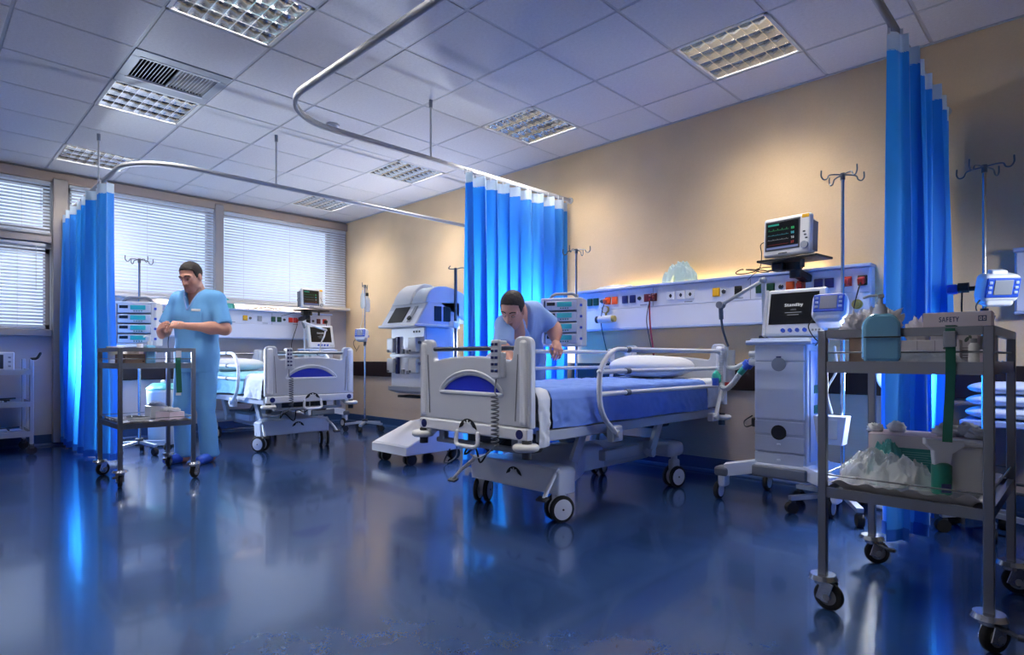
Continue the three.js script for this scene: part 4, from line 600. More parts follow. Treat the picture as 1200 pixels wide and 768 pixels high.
function carton(name, label, pos, ry, w, h, d, mat, tex, extra) { const t = thing(name, label, 'box', pos, ry), [a, b, , m] = printed(w, h, d, mat, tex); part(t, 'carton', a, mat); part(t, 'printed_face', b, m); if (extra) extra(t); return t; }
const brownTex = canvasTex(256, 128, (c, w, h) => { c.fillStyle = '#8d776b'; c.fillRect(0, 0, w, h); for (let i = 0; i < 400; i++) { c.fillStyle = i % 2 ? 'rgba(255,255,255,.03)' : 'rgba(0,0,0,.04)'; c.fillRect(rnd() * w, rnd() * h, 20 * rnd(), 2); } c.fillStyle = '#3b2f2b'; c.font = '13px sans-serif'; c.fillText('10 x 50 Pieces', 130, 52); c.beginPath(); c.arc(170, 92, 9, 0, 7); c.fill(); });
const silverTex = canvasTex(256, 128, (c, w, h) => { c.fillStyle = '#c9c6cf'; c.fillRect(0, 0, w, h); c.fillStyle = '#8c8894'; c.fillRect(70, 0, 3, h); c.fillRect(150, 0, 3, h); c.fillStyle = '#77727e'; for (let i = 0; i < 5; i++) c.fillRect(160, 70 + i * 9, 70 - i * 6, 3); c.fillStyle = '#51615c'; c.beginPath(); c.ellipse(200, 40, 14, 8, -0.5, 0, 7); c.fill(); c.beginPath(); c.ellipse(218, 30, 10, 6, 0.6, 0, 7); c.fill(); });
const safetyTex = canvasTex(512, 96, (c, w, h) => { c.fillStyle = '#d7cfdb'; c.fillRect(0, 0, w, h); c.fillStyle = '#33406e'; c.font = 'bold 46px sans-serif'; c.fillText('SAFETY', 120, 62); c.fillRect(420, 26, 62, 36); c.fillStyle = '#d7cfdb'; c.fillRect(428, 32, 20, 24); c.fillRect(456, 32, 18, 24); c.fillStyle = '#33406e'; c.fillRect(434, 38, 8, 10); c.fillRect(462, 42, 8, 10); });
const bigTex = canvasTex(512, 256, (c, w, h) => { c.fillStyle = '#d9d0da'; c.fillRect(0, 0, w, h); c.fillStyle = '#2f8583'; c.fillRect(90, 70, w - 90, h - 70); c.fillStyle = '#7db3b4'; for (let i = 0; i < 6; i++) c.fillRect(160, 92 + i * 14, 180 - (i % 3) * 30, 4); c.fillStyle = '#2c6a4a'; c.fillRect(10, 110, 66, 24); c.fillStyle = '#1b4a38'; c.fillRect(10, 124, 66, 10); c.fillStyle = '#a58fa6'; c.fillRect(30, 76, 30, 8); });
const Y1 = 0.884, Y2 = 0.437;
carton('cardboard_box', 'brown cardboard box on the upper shelf beside the handwash bottle', [7.175, Y1, 1.88], 0.06, 0.14, 0.098, 0.2, M.cardboard, brownTex);
carton('silver_box', 'silvery printed box on the upper shelf of the large trolley', [7.36, Y1, 1.92], 0.06, 0.17, 0.085, 0.1, M.foil, silverTex);
carton('glove_box', 'long white box printed SAFETY lying across the large trolley', [7.42, Y1 + 0.132, 1.79], 0.04, 0.2, 0.055, 0.12, M.pinkbox, safetyTex);
carton('carton', 'white carton standing under the SAFETY box', [7.41, Y1, 1.78], 0.04, 0.14, 0.13, 0.1, M.pinkbox, silverTex);
carton('green_carton', 'large open white and green carton on the lower shelf of the large trolley', [7.3, Y2, 1.68], 0.1, 0.36, 0.17, 0.2, M.pinkbox, bigTex);
for (const [i, [dx, dz, s]] of [[-0.1, 0, 0.9], [-0.17, 0.04, 0.7], [0.07, 0.02, 1], [0.14, -0.02, 1.1], [0.18, 0.05, 0.9]].entries()) solo('gauze_ball', crumple(0.035 * s, 0.028 * s, 0.035 * s, 0.6, 2.4, i * 3 + 1, 0, 0, 0, 20), M.linen, 'crumpled white gauze on top of the open green carton', 'gauze', [7.3 + dx * 0.95, Y2 + 0.172, 1.68 + dz], i, 'gauze on the green carton');
for (const [i, [px, pz, s]] of [[7.128, 1.94, 0.95], [7.222, 1.95, 1.0], [7.17, 1.83, 1.15]].entries()) solo('crumpled_tissue', crumple(0.05 * s, 0.062 * s, 0.05 * s, 0.6, 2.2, i * 5 + 2, 0, 0, 0, 40), M.paper, 'crumpled white tissue on the brown cardboard box', 'tissue', [px, Y1 + 0.1, pz], i, 'tissues on the cardboard box');
solo('crumpled_tissue', crumple(0.04, 0.105, 0.035, 0.5, 1.8, 31, 0, 0, 0, 30), M.paper, 'small crumpled tissue behind the handwash bottle', 'tissue', [7.3, Y1, 1.80]);
solo('plastic_wrap', [film(0.22, 0.24, 0.12, 12, -0.03, 0, 0, 90), film(0.2, 0.17, 0.11, 17, 0.06, 0, 0.02, 80)], M.clearp, 'heap of crumpled clear plastic wrap on the lower shelf', 'plastic wrap', [7.222, Y2 + 0.012, 1.955]);
solo('blue_wrapper', film(0.14, 0.06, 0.15, 19), M.greenp, 'crumpled bluish wrapper in the heap before the green carton', 'wrapper', [7.2, Y2 + 0.01, 1.82]);
{ const t = thing('handwash_bottle', 'pale blue handwash bottle with a white pump on the large trolley', 'soap bottle', [7.267, 0.905, 2.21], 0.35);
  const b = ext(shape([[-0.042, 0], [0.042, 0], [0.045, 0.006], [0.045, 0.105], [0.043, 0.13, 0.02, 0.138], [-0.02, 0.138], [-0.043, 0.13, -0.045, 0.105], [-0.045, 0.006]]), 0.05, 0.01);
  part(t, 'bottle', b, M.bluegel); part(t, 'collar', [cyl(0.02, 0.03, 0, 0.153, 0), cyl(0.014, 0.014, 0, 0.173, 0)], M.white, 'white ribbed collar'); part(t, 'pump_head', [cyl(0.006, 0.03, 0, 0.19, 0), rb(0.02, 0.014, 0.02, 0.004, 0, 0.207, 0), tube([[0, 0.207, 0], [-0.03, 0.209, 0], [-0.048, 0.203, 0]], 0.0045, 14, 8)], M.offwhite);
  part(t, 'wire_holder', [pipe([[-0.05, 0.07, -0.03], [-0.05, 0.07, 0.028], [0.052, 0.07, 0.028], [0.052, 0.07, -0.03]], 0.0022, 0.006), pipe([[-0.05, -0.003, -0.03], [-0.05, -0.003, 0.02], [0.052, -0.003, 0.02], [0.052, -0.003, -0.03]], 0.0022, 0.006), rod([0.052, -0.003, 0.01], [0.052, 0.1, 0.01], 0.0025)], M.dark); }
{ const t = thing('tourniquet', 'dark green tourniquet strap with grey clip hanging from the large trolley', 'strap', [7.452, 0, 2.163]);
  part(t, 'strap', [clean(sheet((u, v) => [(u - 0.5) * 0.026 - 0.004 * v + 0.003 * Math.sin(v * 5), 1.0 - v * 0.36, 0.02 + 0.004 * Math.sin(v * 7)], 4, 30)), clean(sheet((u, v) => [(u - 0.5) * 0.026 - 0.004 * v + 0.003 * Math.sin(v * 5), 1.0 - v * 0.36, 0.0225 + 0.004 * Math.sin(v * 7)], 4, 30)), bx(0.026, 0.003, 0.05, 0, 1.0075, 0.0)], M.strap); M.strap.side = THREE.DoubleSide;
  part(t, 'clip', rb(0.034, 0.05, 0.018, 0.004, 0, 0.965, 0.024), M.grey); }
{ const t = thing('spray_bottle', 'dark teal spray bottle with a white trigger head on the lower shelf', 'spray bottle', [7.405, Y2 + 0.006, 2.02], 0.6);
  part(t, 'bottle', lathe([[0, 0], [0.026, 0], [0.03, 0.004], [0.03, 0.07], [0.03, 0.098], [0.02, 0.106], [0.014, 0.108], [0, 0.108]], 0, 0, 0, 22), M.teal); part(t, 'sticker', rb(0.03, 0.03, 0.002, 0.001, 0, 0.025, 0.0302), M.snavy); part(t, 'trigger_head', [ext(shape([[-0.022, 0.105], [0.02, 0.105], [0.024, 0.14], [0.06, 0.165], [0.06, 0.178], [-0.05, 0.185], [-0.05, 0.172], [-0.026, 0.15]]), 0.026, 0.005)], M.white); }
{ const t = thing('white_container', 'white plastic container behind the spray bottle', 'container', [7.455, Y2 + 0.006, 1.91], 0.2); part(t, 'tub', rb(0.1, 0.16, 0.1, 0.012, 0, 0.08, 0), M.offwhite); part(t, 'lid', rb(0.105, 0.014, 0.105, 0.005, 0, 0.167, 0), M.white); }
for (const [i, [px, pz, h, w, m, l]] of [[7.49, 2.0, 0.085, 0.03, 'offwhite', 'small white bottle standing under the SAFETY box end'], [7.505, 1.93, 0.05, 0.045, 'pinkbox', 'small pinkish box on the upper shelf corner'], [7.49, 1.72, 0.1, 0.07, 'foil', 'grey foil packet at the back corner of the upper shelf']].entries()) { const t = thing('small_pack', l, i ? 'packet' : 'bottle', [px, Y1, pz], 0.2); part(t, 'pack', i ? rb(w, h, w * 0.8, 0.004, 0, h / 2, 0) : lathe([[0, 0], [w / 2, 0], [w / 2, h * 0.75], [w * 0.3, h * 0.85], [0, h * 0.85]]), M[m]); part(t, 'cap', i ? rb(w * 0.8, 0.004, w * 0.6, 0.001, 0, h + 0.001, 0) : cyl(w * 0.3, h * 0.18, 0, h * 0.93, 0), M.grey); }
solo('plastic_film', film(0.26, 0.1, 0.05, 41), M.clearp, 'flat clear plastic film along the front of the upper shelf', 'plastic film', [7.36, Y1, 2.09]);
solo('paper_scrap', [bx(0.05, 0.002, 0.09, 0, 0.05, 0, 0.9, 0.3, 0.2)], M.paper, 'folded paper scrap leaning in the lower shelf corner', 'paper', [7.11, Y2, 1.72]);
solo('tray_liner', liner(0.57, 0.43, 11, 0.01), M.paper, 'white liner on the upper shelf of the trolley in front of the standing person', 'liner', [2.61, 0.846, 3.2]);
// items on the left trolley
const TY = 0.86;
{ const t = thing('sharps_jar', 'clear jar with yellow lid liner on the left trolley', 'jar', [2.39, TY, 3.35]); part(t, 'jar', lathe([[0, 0], [0.05, 0], [0.056, 0.1], [0.06, 0.12]]), M.clearp); part(t, 'yellow_insert', lathe([[0.0, 0.06], [0.03, 0.065], [0.058, 0.115], [0.058, 0.125], [0, 0.12]]), M.jar, 'yellow insert'); part(t, 'lid', cyl(0.062, 0.012, 0, 0.13, 0), M.clearp); }
{ const t = thing('blue_bottle', 'clear bottle of bright blue liquid with white pump at the trolley edge', 'bottle', [2.86, TY, 3.24]); part(t, 'bottle', rb(0.085, 0.14, 0.06, 0.012, 0, 0.07, 0), M.bluegel); part(t, 'collar', cyl(0.018, 0.03, 0, 0.152, 0), M.white); part(t, 'pump_head', [cyl(0.006, 0.04, 0, 0.18, 0), tube([[0, 0.2, 0], [-0.02, 0.205, 0.02], [-0.03, 0.2, 0.03]], 0.005, 12, 8)], M.white); part(t, 'label', rb(0.06, 0.06, 0.001, 0.0004, 0, 0.06, 0.0305), M.bluep); }
carton('cardboard_box', 'brown box inside the guard wire of the trolley before the standing person', [2.72, TY, 3.31], PI / 2, 0.17, 0.075, 0.3, M.cardboard, brownTex);
carton('white_box', 'flat white printed box on the brown box of the left trolley', [2.7, TY + 0.077, 3.25], 0.1, 0.22, 0.035, 0.12, M.pinkbox, silverTex);
solo('crumpled_tissue', crumple(0.05, 0.07, 0.05, 0.6, 2, 51, 0, 0, 0, 30), M.paper, 'crumpled tissue beside the jar on the left trolley', 'tissue', [2.5, TY + 0.002, 3.3]);
{ const t = thing('tourniquet', 'teal strap with white tips hanging from the trolley before the standing person', 'strap', [2.93, 0, 3.07]); part(t, 'strap', bx(0.004, 0.26, 0.035, 0.004, 0.78, 0, 0.04), M.strap); part(t, 'tip', [bx(0.006, 0.05, 0.035, 0.004, 0.935, 0), bx(0.006, 0.02, 0.035, 0, 0.64, 0)], M.white); }
{ const t = thing('kidney_dish', 'steel kidney dish with dark instruments on the lower shelf of the left trolley', 'dish', [2.66, 0.432, 3.28], 0.2); part(t, 'dish', clean(sheet((u, v) => { const a = u * 2 * PI, r = v; const x = Math.cos(a) * 0.13 * (0.7 + 0.3 * r), z = Math.sin(a) * 0.055 * (0.7 + 0.3 * r) - 0.25 * 0.13 * Math.cos(a) ** 2; return [x * (v < 0.05 ? v * 20 : 1), 0.002 + 0.035 * r ** 3, z]; }, 40, 8)), M.steel).material.side = THREE.DoubleSide; part(t, 'instruments', [0, 1, 2, 3, 4].map((i) => rod([-0.07 + i * 0.03, 0.022, -0.04], [-0.05 + i * 0.03, 0.03, 0.01], 0.005, 6)), M.dark); }
for (const [i, [dx, dz, m, l]] of [[-0.12, -0.1, 'panelblue', 'bundle of blue packed swabs on the lower shelf of the left trolley'], [0.16, -0.12, 'pinkbox', 'pinkish carton with packed swabs on the lower shelf of the left trolley']].entries()) { const t = thing('swab_pack', l, 'packet', [2.61 + dx, 0.432, 3.2 + dz], i * 0.3); part(t, 'carton', rb(0.17, 0.1 - i * 0.03, 0.12, 0.005, 0, 0.05 - i * 0.015, 0), M[i ? 'pinkbox' : 'offwhite']); for (let k = 0; k < 5; k++) part(t, 'swab', crumple(0.022, 0.02, 0.04, 0.4, 2, k + i * 9, -0.06 + k * 0.03, 0.1 - i * 0.03, 0, 14), M[i ? 'linen' : 'panelblue']); }
for (const a of [0, 1]) solo('paper_cup', lathe([[0, 0], [0.018, 0], [0.022, 0.16], [0.02, 0.16], [0.016, 0.004]]), M.paper, 'tall narrow white sleeve standing on the left trolley', 'sleeve', [2.43 + a * 0.06, TY, 3.2 - a * 0.05], 0, 'white sleeves on the left trolley');

// ---------- shelf cart by the window ----------
{
  const t = thing('shelf_cart', 'three-shelf metal cart in the shade below the side window', 'cart', [0.38, 0, 4.02]);
  for (const [a, b] of [[-1, -1], [1, -1], [-1, 1], [1, 1]]) { part(t, 'post', rb(0.03, 0.82, 0.03, 0.005, a * 0.265, 0.49, b * 0.365), M.alu); const c = part(t, 'caster', rb(0.03, 0.05, 0.04, 0.006, a * 0.265, 0.08, b * 0.365), M.dark); part(c, 'wheel', cyl(0.04, 0.024, a * 0.265, 0.04, b * 0.365, 'x'), M.rubber); }
  for (const y of [0.755, 0.455, 0.175]) { const s = part(t, 'shelf', bx(0.53, 0.008, 0.73, 0, y + 0.012, 0), M.alu); part(s, 'shelf_rim', [bx(0.56, 0.05, 0.012, 0, y + 0.02, 0.37), bx(0.56, 0.05, 0.012, 0, y + 0.02, -0.37), bx(0.012, 0.05, 0.73, 0.275, y + 0.02, 0), bx(0.012, 0.05, 0.73, -0.275, y + 0.02, 0)], M.alu); }
  part(t, 'push_handle', pipe([[0.265, 0.9, -0.365], [0.33, 0.9, -0.4], [0.36, 0.95, -0.42]], 0.012, 0.03), M.dark);
  const d = thing('desk_monitor', 'small white boxy device with dark screen on the shelf cart', 'device', [0.42, 0.772, 3.95], PI / 2); part(d, 'casing', rb(0.36, 0.19, 0.3, 0.01, 0, 0.095, 0), M.offwhite); part(d, 'screen', rb(0.24, 0.13, 0.006, 0.003, -0.02, 0.1, 0.151), M.dark, 'dark screen'); part(d, 'key', [0, 1, 2].map((i) => rb(0.02, 0.016, 0.006, 0.003, 0.145, 0.14 - i * 0.04, 0.151)), M.grey);
  for (const [i, [y, z, l]] of [[0.472, 3.88, 'jumble of dark instruments on the middle shelf of the cart'], [0.192, 3.85, 'jumble of dark instruments on the bottom shelf of the cart']].entries()) { const j = thing('instrument_bundle', l, 'instruments', [0.46, y, z]); for (let k = 0; k < 6; k++) part(j, 'instrument', rod([rr(-0.1, 0.1), 0.012 + k * 0.008, rr(-0.15, 0)], [rr(-0.1, 0.1), 0.014 + k * 0.008, rr(0.0, 0.18)], 0.008, 8), k % 2 ? M.dark : M.offwhite); }
}
// linen shelf behind the large trolley
{
  const t = thing('linen_stand', 'low blue-edged stand past the right hand curtain', 'stand', [7.46, 0, 0.3]); part(t, 'top', rb(0.42, 0.035, 0.36, 0.008, 0, 0.555, 0), M.panelblue); for (const [a, b] of [[-1, -1], [1, -1], [-1, 1], [1, 1]]) part(t, 'leg', rod([a * 0.2, 0, b * 0.15], [a * 0.2, 0.54, b * 0.15], 0.012), M.darksteel); for (const b of [-0.15, 0.15]) part(t, 'lower_bar', rod([-0.2, 0.2, b], [0.2, 0.2, b], 0.008), M.darksteel);
  for (let i = 0; i < 3; i++) solo('folded_blanket', [clean(pillowGeo(0.4 - i * 0.01, 0.06, 0.32, i + 3))], M.linen, ['bottom', 'middle', 'top'][i] + ' folded white blanket of the pile on the blue-edged stand', 'blanket', [7.46, 0.612 + i * 0.066, 0.3], 0, 'pile of folded blankets');
}
// suction jar and bin on the tall drip stand
{
  const t = thing('hanging_bin', 'small white bin hung on the tall drip stand behind the trolley', 'bin', [6.70, 0.42, 0.77]); part(t, 'tub', [ext(shape([[-0.06, 0], [0.06, 0], [0.08, 0.15], [-0.08, 0.15]]), 0.1, 0.006)], M.bedwhite); part(t, 'flap', rb(0.05, 0.11, 0.006, 0.003, 0.02, 0.08, 0.054, -0.05), M.offwhite); part(t, 'hook', rb(0.04, 0.04, 0.05, 0.008, 0.05, 0.12, -0.06), M.dark); part(t, 'hose', tube([[0, 0.17, 0], [-0.02, 0.3, 0.02], [0.03, 0.42, 0.02], [0.02, 0.55, 0.02]], 0.006, 30, 6), M.tubew);
  const s = thing('waste_canister', 'white waste canister with turquoise lid on the floor behind the left trolley', 'canister', [0.9, 0, 2.62]); part(s, 'body', lathe([[0, 0.02], [0.13, 0.02], [0.15, 0.55], [0.15, 0.6], [0, 0.6]]), M.offwhite); part(s, 'lid', lathe([[0, 0.65], [0.1, 0.645], [0.155, 0.6], [0.155, 0.585]]), M.greenp, 'turquoise lid'); part(s, 'knob', sph(0.022, 0, 0.66, 0), M.white); part(s, 'foot_ring', cyl(0.12, 0.025, 0, 0.0125, 0), M.dark);
}
// ---------- unseen lamps behind curtains and beyond the frame, placed to light curtains and ceiling ----------
function unseenLamp(label, [x, z], h, [tx, ty, tz], power, color, angle = 1.0) {
  const t = thing('unseen_lamp', label, 'lamp', [x, 0, z]), dir = V(tx - x, ty - h, tz - z).normalize(), q = new THREE.Quaternion().setFromUnitVectors(V(0, 0, 1), dir), R = (g) => clean(g).applyQuaternion(q).translate(0, h, 0);
  part(t, 'base', [lathe([[0, 0], [0.12, 0], [0.12, 0.025], [0.04, 0.045], [0, 0.045]])], M.offwhite); part(t, 'stem', rod([0, 0.05, 0], [-dir.x * 0.1, h, -dir.z * 0.1], 0.011), M.alu);
  part(t, 'reflector', R(lathe([[0.02, -0.12], [0.06, -0.1], [0.1, -0.02], [0.11, 0.0], [0.104, 0.0], [0.05, -0.09], [0.02, -0.1]]).rotateX(PI / 2)), M.offwhite); part(t, 'bulb', R(sph(0.045, 0, 0, -0.045)), M.lampglow, 'glowing bulb');
  const l = new THREE.SpotLight(color, power, 0, angle, 0.7, 2), p = dir.clone().multiplyScalar(0.06); l.position.set(p.x, h + p.y, p.z); l.shadow.radius = 4; t.add(l); l.target.position.set(tx - x, ty, tz - z); t.add(l.target);
}
unseenLamp('unseen lamp behind the curtain by the window posts, lighting that curtain', [0.5, 3.02], 0.95, [1.3, 0.85, 3.3], LAMP.unseen * 0.9, '#dcecff', 1.3);  // out of view, placed to make the left curtain glow
unseenLamp('unseen lamp behind the curtain next to the dialysis machine, lighting that curtain', [3.45, 0.42], 1.05, [4.2, 1.0, 0.75], LAMP.unseen * 0.8, '#e4efff', 1.25);  // unseen source behind this curtain, shining through it
unseenLamp('unseen lamp between the breathing machine and the right hand curtain, lighting the curtain', [6.93, 0.34], 0.8, [7.12, 0.75, 0.75], LAMP.unseen * 0.5, '#e6f0ff', 1.3);  // hidden from the camera, lights the right hand curtain low down
unseenLamp('unseen lamp out of view past the right hand curtain, lighting the curtain and the bay', [8.25, 0.95], 1.45, [7.1, 0.9, 0.75], LAMP.unseen * 0.15, '#e6f0ff', 1.0);  // out of frame, lights the curtain face and the bay
unseenLamp('unseen lamp behind the dialysis machine, turned up to light the ceiling', [2.3, 0.3], 1.05, [2.3, 2.87, 1.9], LAMP.unseen * 0.3, '#f2f5ff', 1.25);  // unseen source aimed up, placed to brighten the ceiling
// ---------- people ----------
function nets(f, lo, hi, h) {
  const n = [0, 1, 2].map((i) => Math.ceil((hi[i] - lo[i]) / h) + 1), [nx, ny, nz] = n, val = new Float32Array(nx * ny * nz), id = (i, j, k) => (k * ny + j) * nx + i;
  for (let k = 0; k < nz; k++) for (let j = 0; j < ny; j++) for (let i = 0; i < nx; i++) val[id(i, j, k)] = f(lo[0] + i * h, lo[1] + j * h, lo[2] + k * h);
  const at = new Int32Array(nx * ny * nz).fill(-1), pos = [], ix = [];
  const C = []; for (let c = 0; c < 8; c++) C.push([c & 1, (c >> 1) & 1, c >> 2]);
  const E = []; for (let a = 0; a < 8; a++) for (let b = a + 1; b < 8; b++) { const d = a ^ b; if (d === 1 || d === 2 || d === 4) E.push([a, b]); }
  for (let k = 0; k < nz - 1; k++) for (let j = 0; j < ny - 1; j++) for (let i = 0; i < nx - 1; i++) {
    const v = C.map(([a, b, c]) => val[id(i + a, j + b, k + c)]); let m = 0; for (let c = 0; c < 8; c++) if (v[c] < 0) m |= 1 << c;
    if (!m || m === 255) continue;
    let x = 0, y = 0, z = 0, q = 0;
    for (const [a, b] of E) if ((v[a] < 0) !== (v[b] < 0)) { const t = v[a] / (v[a] - v[b]); x += C[a][0] + (C[b][0] - C[a][0]) * t; y += C[a][1] + (C[b][1] - C[a][1]) * t; z += C[a][2] + (C[b][2] - C[a][2]) * t; q++; }
    at[id(i, j, k)] = pos.length / 3; pos.push(lo[0] + (i + x / q) * h, lo[1] + (j + y / q) * h, lo[2] + (k + z / q) * h);
  }
  const quad = (a, b, c, d, flip) => { if (a < 0 || b < 0 || c < 0 || d < 0) return; flip ? ix.push(a, c, b, a, d, c) : ix.push(a, b, c, a, c, d); };
  for (let k = 1; k < nz - 1; k++) for (let j = 1; j < ny - 1; j++) for (let i = 1; i < nx - 1; i++) {
    const s = val[id(i, j, k)] < 0;
    if (s !== val[id(i + 1, j, k)] < 0) quad(at[id(i, j - 1, k - 1)], at[id(i, j, k - 1)], at[id(i, j, k)], at[id(i, j - 1, k)], !s);
    if (s !== val[id(i, j + 1, k)] < 0) quad(at[id(i - 1, j, k - 1)], at[id(i - 1, j, k)], at[id(i, j, k)], at[id(i, j, k - 1)], !s);
    if (s !== val[id(i, j, k + 1)] < 0) quad(at[id(i - 1, j - 1, k)], at[id(i, j - 1, k)], at[id(i, j, k)], at[id(i - 1, j, k)], !s);
  }
  const g = new THREE.BufferGeometry(); g.setAttribute('position', new THREE.Float32BufferAttribute(pos, 3)); g.setIndex(ix); g.computeVertexNormals(); return g;
}
const smin = (a, b, k) => { const h = Math.max(k - Math.abs(a - b), 0) / k; return Math.min(a, b) - h * h * k * 0.25; };
function cap(a, b, ra, rb2 = ra) { const dx = b[0] - a[0], dy = b[1] - a[1], dz = b[2] - a[2], L = dx * dx + dy * dy + dz * dz || 1e-9; return (x, y, z) => { const px = x - a[0], py = y - a[1], pz = z - a[2], t = Math.max(0, Math.min(1, (px * dx + py * dy + pz * dz) / L)); return Math.hypot(px - dx * t, py - dy * t, pz - dz * t) - ra - (rb2 - ra) * t; }; }
const ell = (c, r) => (x, y, z) => { const a = (x - c[0]) / r[0], b = (y - c[1]) / r[1], d = (z - c[2]) / r[2], k = Math.hypot(a, b, d); return (k - 1) * Math.min(...r) * 1.0; };
const uni = (fs, k) => (x, y, z) => { let d = 9; for (const f of fs) d = smin(d, f(x, y, z), k); return d; };
const mix = (a, b, t) => a.map((v, i) => v + (b[i] - v) * t), add = (a, b, k = 1) => a.map((v, i) => v + b[i] * k), sub = (a, b) => a.map((v, i) => v - b[i]), dot = (a, b) => a[0] * b[0] + a[1] * b[1] + a[2] * b[2], nrm = (a) => { const l = Math.hypot(...a); return a.map((v) => v / l); }, crs = (a, b) => [a[1] * b[2] - a[2] * b[1], a[2] * b[0] - a[0] * b[2], a[0] * b[1] - a[1] * b[0]];
function bounds(pts, m) { const lo = [9, 9, 9], hi = [-9, -9, -9]; for (const p of pts) for (let i = 0; i < 3; i++) { lo[i] = Math.min(lo[i], p[i] - m); hi[i] = Math.max(hi[i], p[i] + m); } return [lo, hi]; }
function hand(w, dir, up, side, curl) {       // dir: wrist to knuckles; up: back of the hand; side: +1 left, -1 right
  dir = nrm(dir); const acr = nrm(crs(dir, up)); up = nrm(crs(acr, dir)); const lat = acr.map((v) => v * side), fs = [], pts = [];
  const q = (a, l, u) => add(add(add(w, dir, a), lat, l), up, u);
  fs.push(cap(q(0, 0, 0), q(0.03, 0, 0), 0.025, 0.026));
  const palm = uni([cap(q(0.02, -0.02, 0), q(0.08, -0.03, 0), 0.015, 0.014), cap(q(0.02, 0, 0), q(0.085, 0, 0), 0.016, 0.014), cap(q(0.02, 0.018, 0), q(0.085, 0.028, 0), 0.016, 0.014)], 0.02);
  const fing = [];
  [[-0.032, 0.058], [-0.011, 0.07], [0.011, 0.075], [0.031, 0.068]].forEach(([l, len], i) => { let p = q(0.085, l, 0), a = 0.25 + 0.1 * (3 - i) * 0.3; for (const [f, r] of [[0.45, 0.0092], [0.32, 0.0085], [0.25, 0.0075]]) { a += curl; const d = add(dir.map((v) => v * Math.cos(a)), up, -Math.sin(a)), e = add(p, d, len * f * 1.15); fing.push(cap(p, e, r, r * 0.94)); pts.push(e); p = e; } });
  const t0 = q(0.025, 0.025, -0.004), t1 = q(0.055, 0.048, -0.018), t2 = q(0.085, 0.046, -0.035), t3 = q(0.105, 0.036, -0.045);
  const thumb = uni([cap(t0, t1, 0.014, 0.011), cap(t1, t2, 0.0105, 0.0095), cap(t2, t3, 0.0095, 0.008)], 0.006);
  const fs2 = (x, y, z) => { let d = smin(fs[0](x, y, z), palm(x, y, z), 0.03); for (const f of fing) d = smin(d, f(x, y, z), 0.005); return smin(d, thumb(x, y, z), 0.012); };
  const [lo, hi] = bounds([...pts, w, t3, t1, q(0.09, 0.03, 0), q(0.09, -0.035, 0)], 0.035); return nets(fs2, lo, hi, 0.0045);
}
const headSdf = (() => {
  const base = uni([ell([0, 0.035, -0.012], [0.076, 0.09, 0.096]), ell([0, -0.04, 0.022], [0.061, 0.078, 0.07])], 0.03), chin = cap([-0.012, -0.098, 0.062], [0.012, -0.098, 0.062], 0.021), jawL = cap([0.055, -0.05, 0.0], [0.02, -0.095, 0.05], 0.02), jawR = cap([-0.055, -0.05, 0.0], [-0.02, -0.095, 0.05], 0.02);
  const nose = cap([0, 0.008, 0.09], [0, -0.034, 0.108], 0.009, 0.013), wing = cap([-0.013, -0.036, 0.096], [0.013, -0.036, 0.096], 0.009), brow = uni([cap([-0.045, 0.02, 0.07], [-0.014, 0.026, 0.086], 0.011), cap([0.045, 0.02, 0.07], [0.014, 0.026, 0.086], 0.011)], 0.01), lip = uni([cap([-0.02, -0.062, 0.084], [0.02, -0.062, 0.084], 0.0075), cap([-0.016, -0.073, 0.083], [0.016, -0.073, 0.083], 0.0085)], 0.003);
  const sock = [ell([0.033, 0.004, 0.098], [0.019, 0.013, 0.02]), ell([-0.033, 0.004, 0.098], [0.019, 0.013, 0.02])], lid = [ell([0.032, 0.003, 0.073], [0.014, 0.011, 0.012]), ell([-0.032, 0.003, 0.073], [0.014, 0.011, 0.012])], ear = [ell([0.079, -0.005, -0.012], [0.011, 0.032, 0.02]), ell([-0.079, -0.005, -0.012], [0.011, 0.032, 0.02])], neck = cap([0, -0.06, -0.025], [0, -0.22, -0.05], 0.056, 0.06);
  return (x, y, z) => { let d = base(x, y, z); d = smin(d, chin(x, y, z), 0.03); d = smin(d, jawL(x, y, z), 0.03); d = smin(d, jawR(x, y, z), 0.03); d = smin(d, brow(x, y, z), 0.02); for (const s of sock) d = -smin(-d, s(x, y, z), 0.014); d = smin(d, nose(x, y, z), 0.014); d = smin(d, wing(x, y, z), 0.012); for (const s of lid) d = smin(d, s(x, y, z), 0.004); d = smin(d, lip(x, y, z), 0.007); for (const s of ear) d = smin(d, s(x, y, z), 0.008); return smin(d, neck(x, y, z), 0.025); };
})();
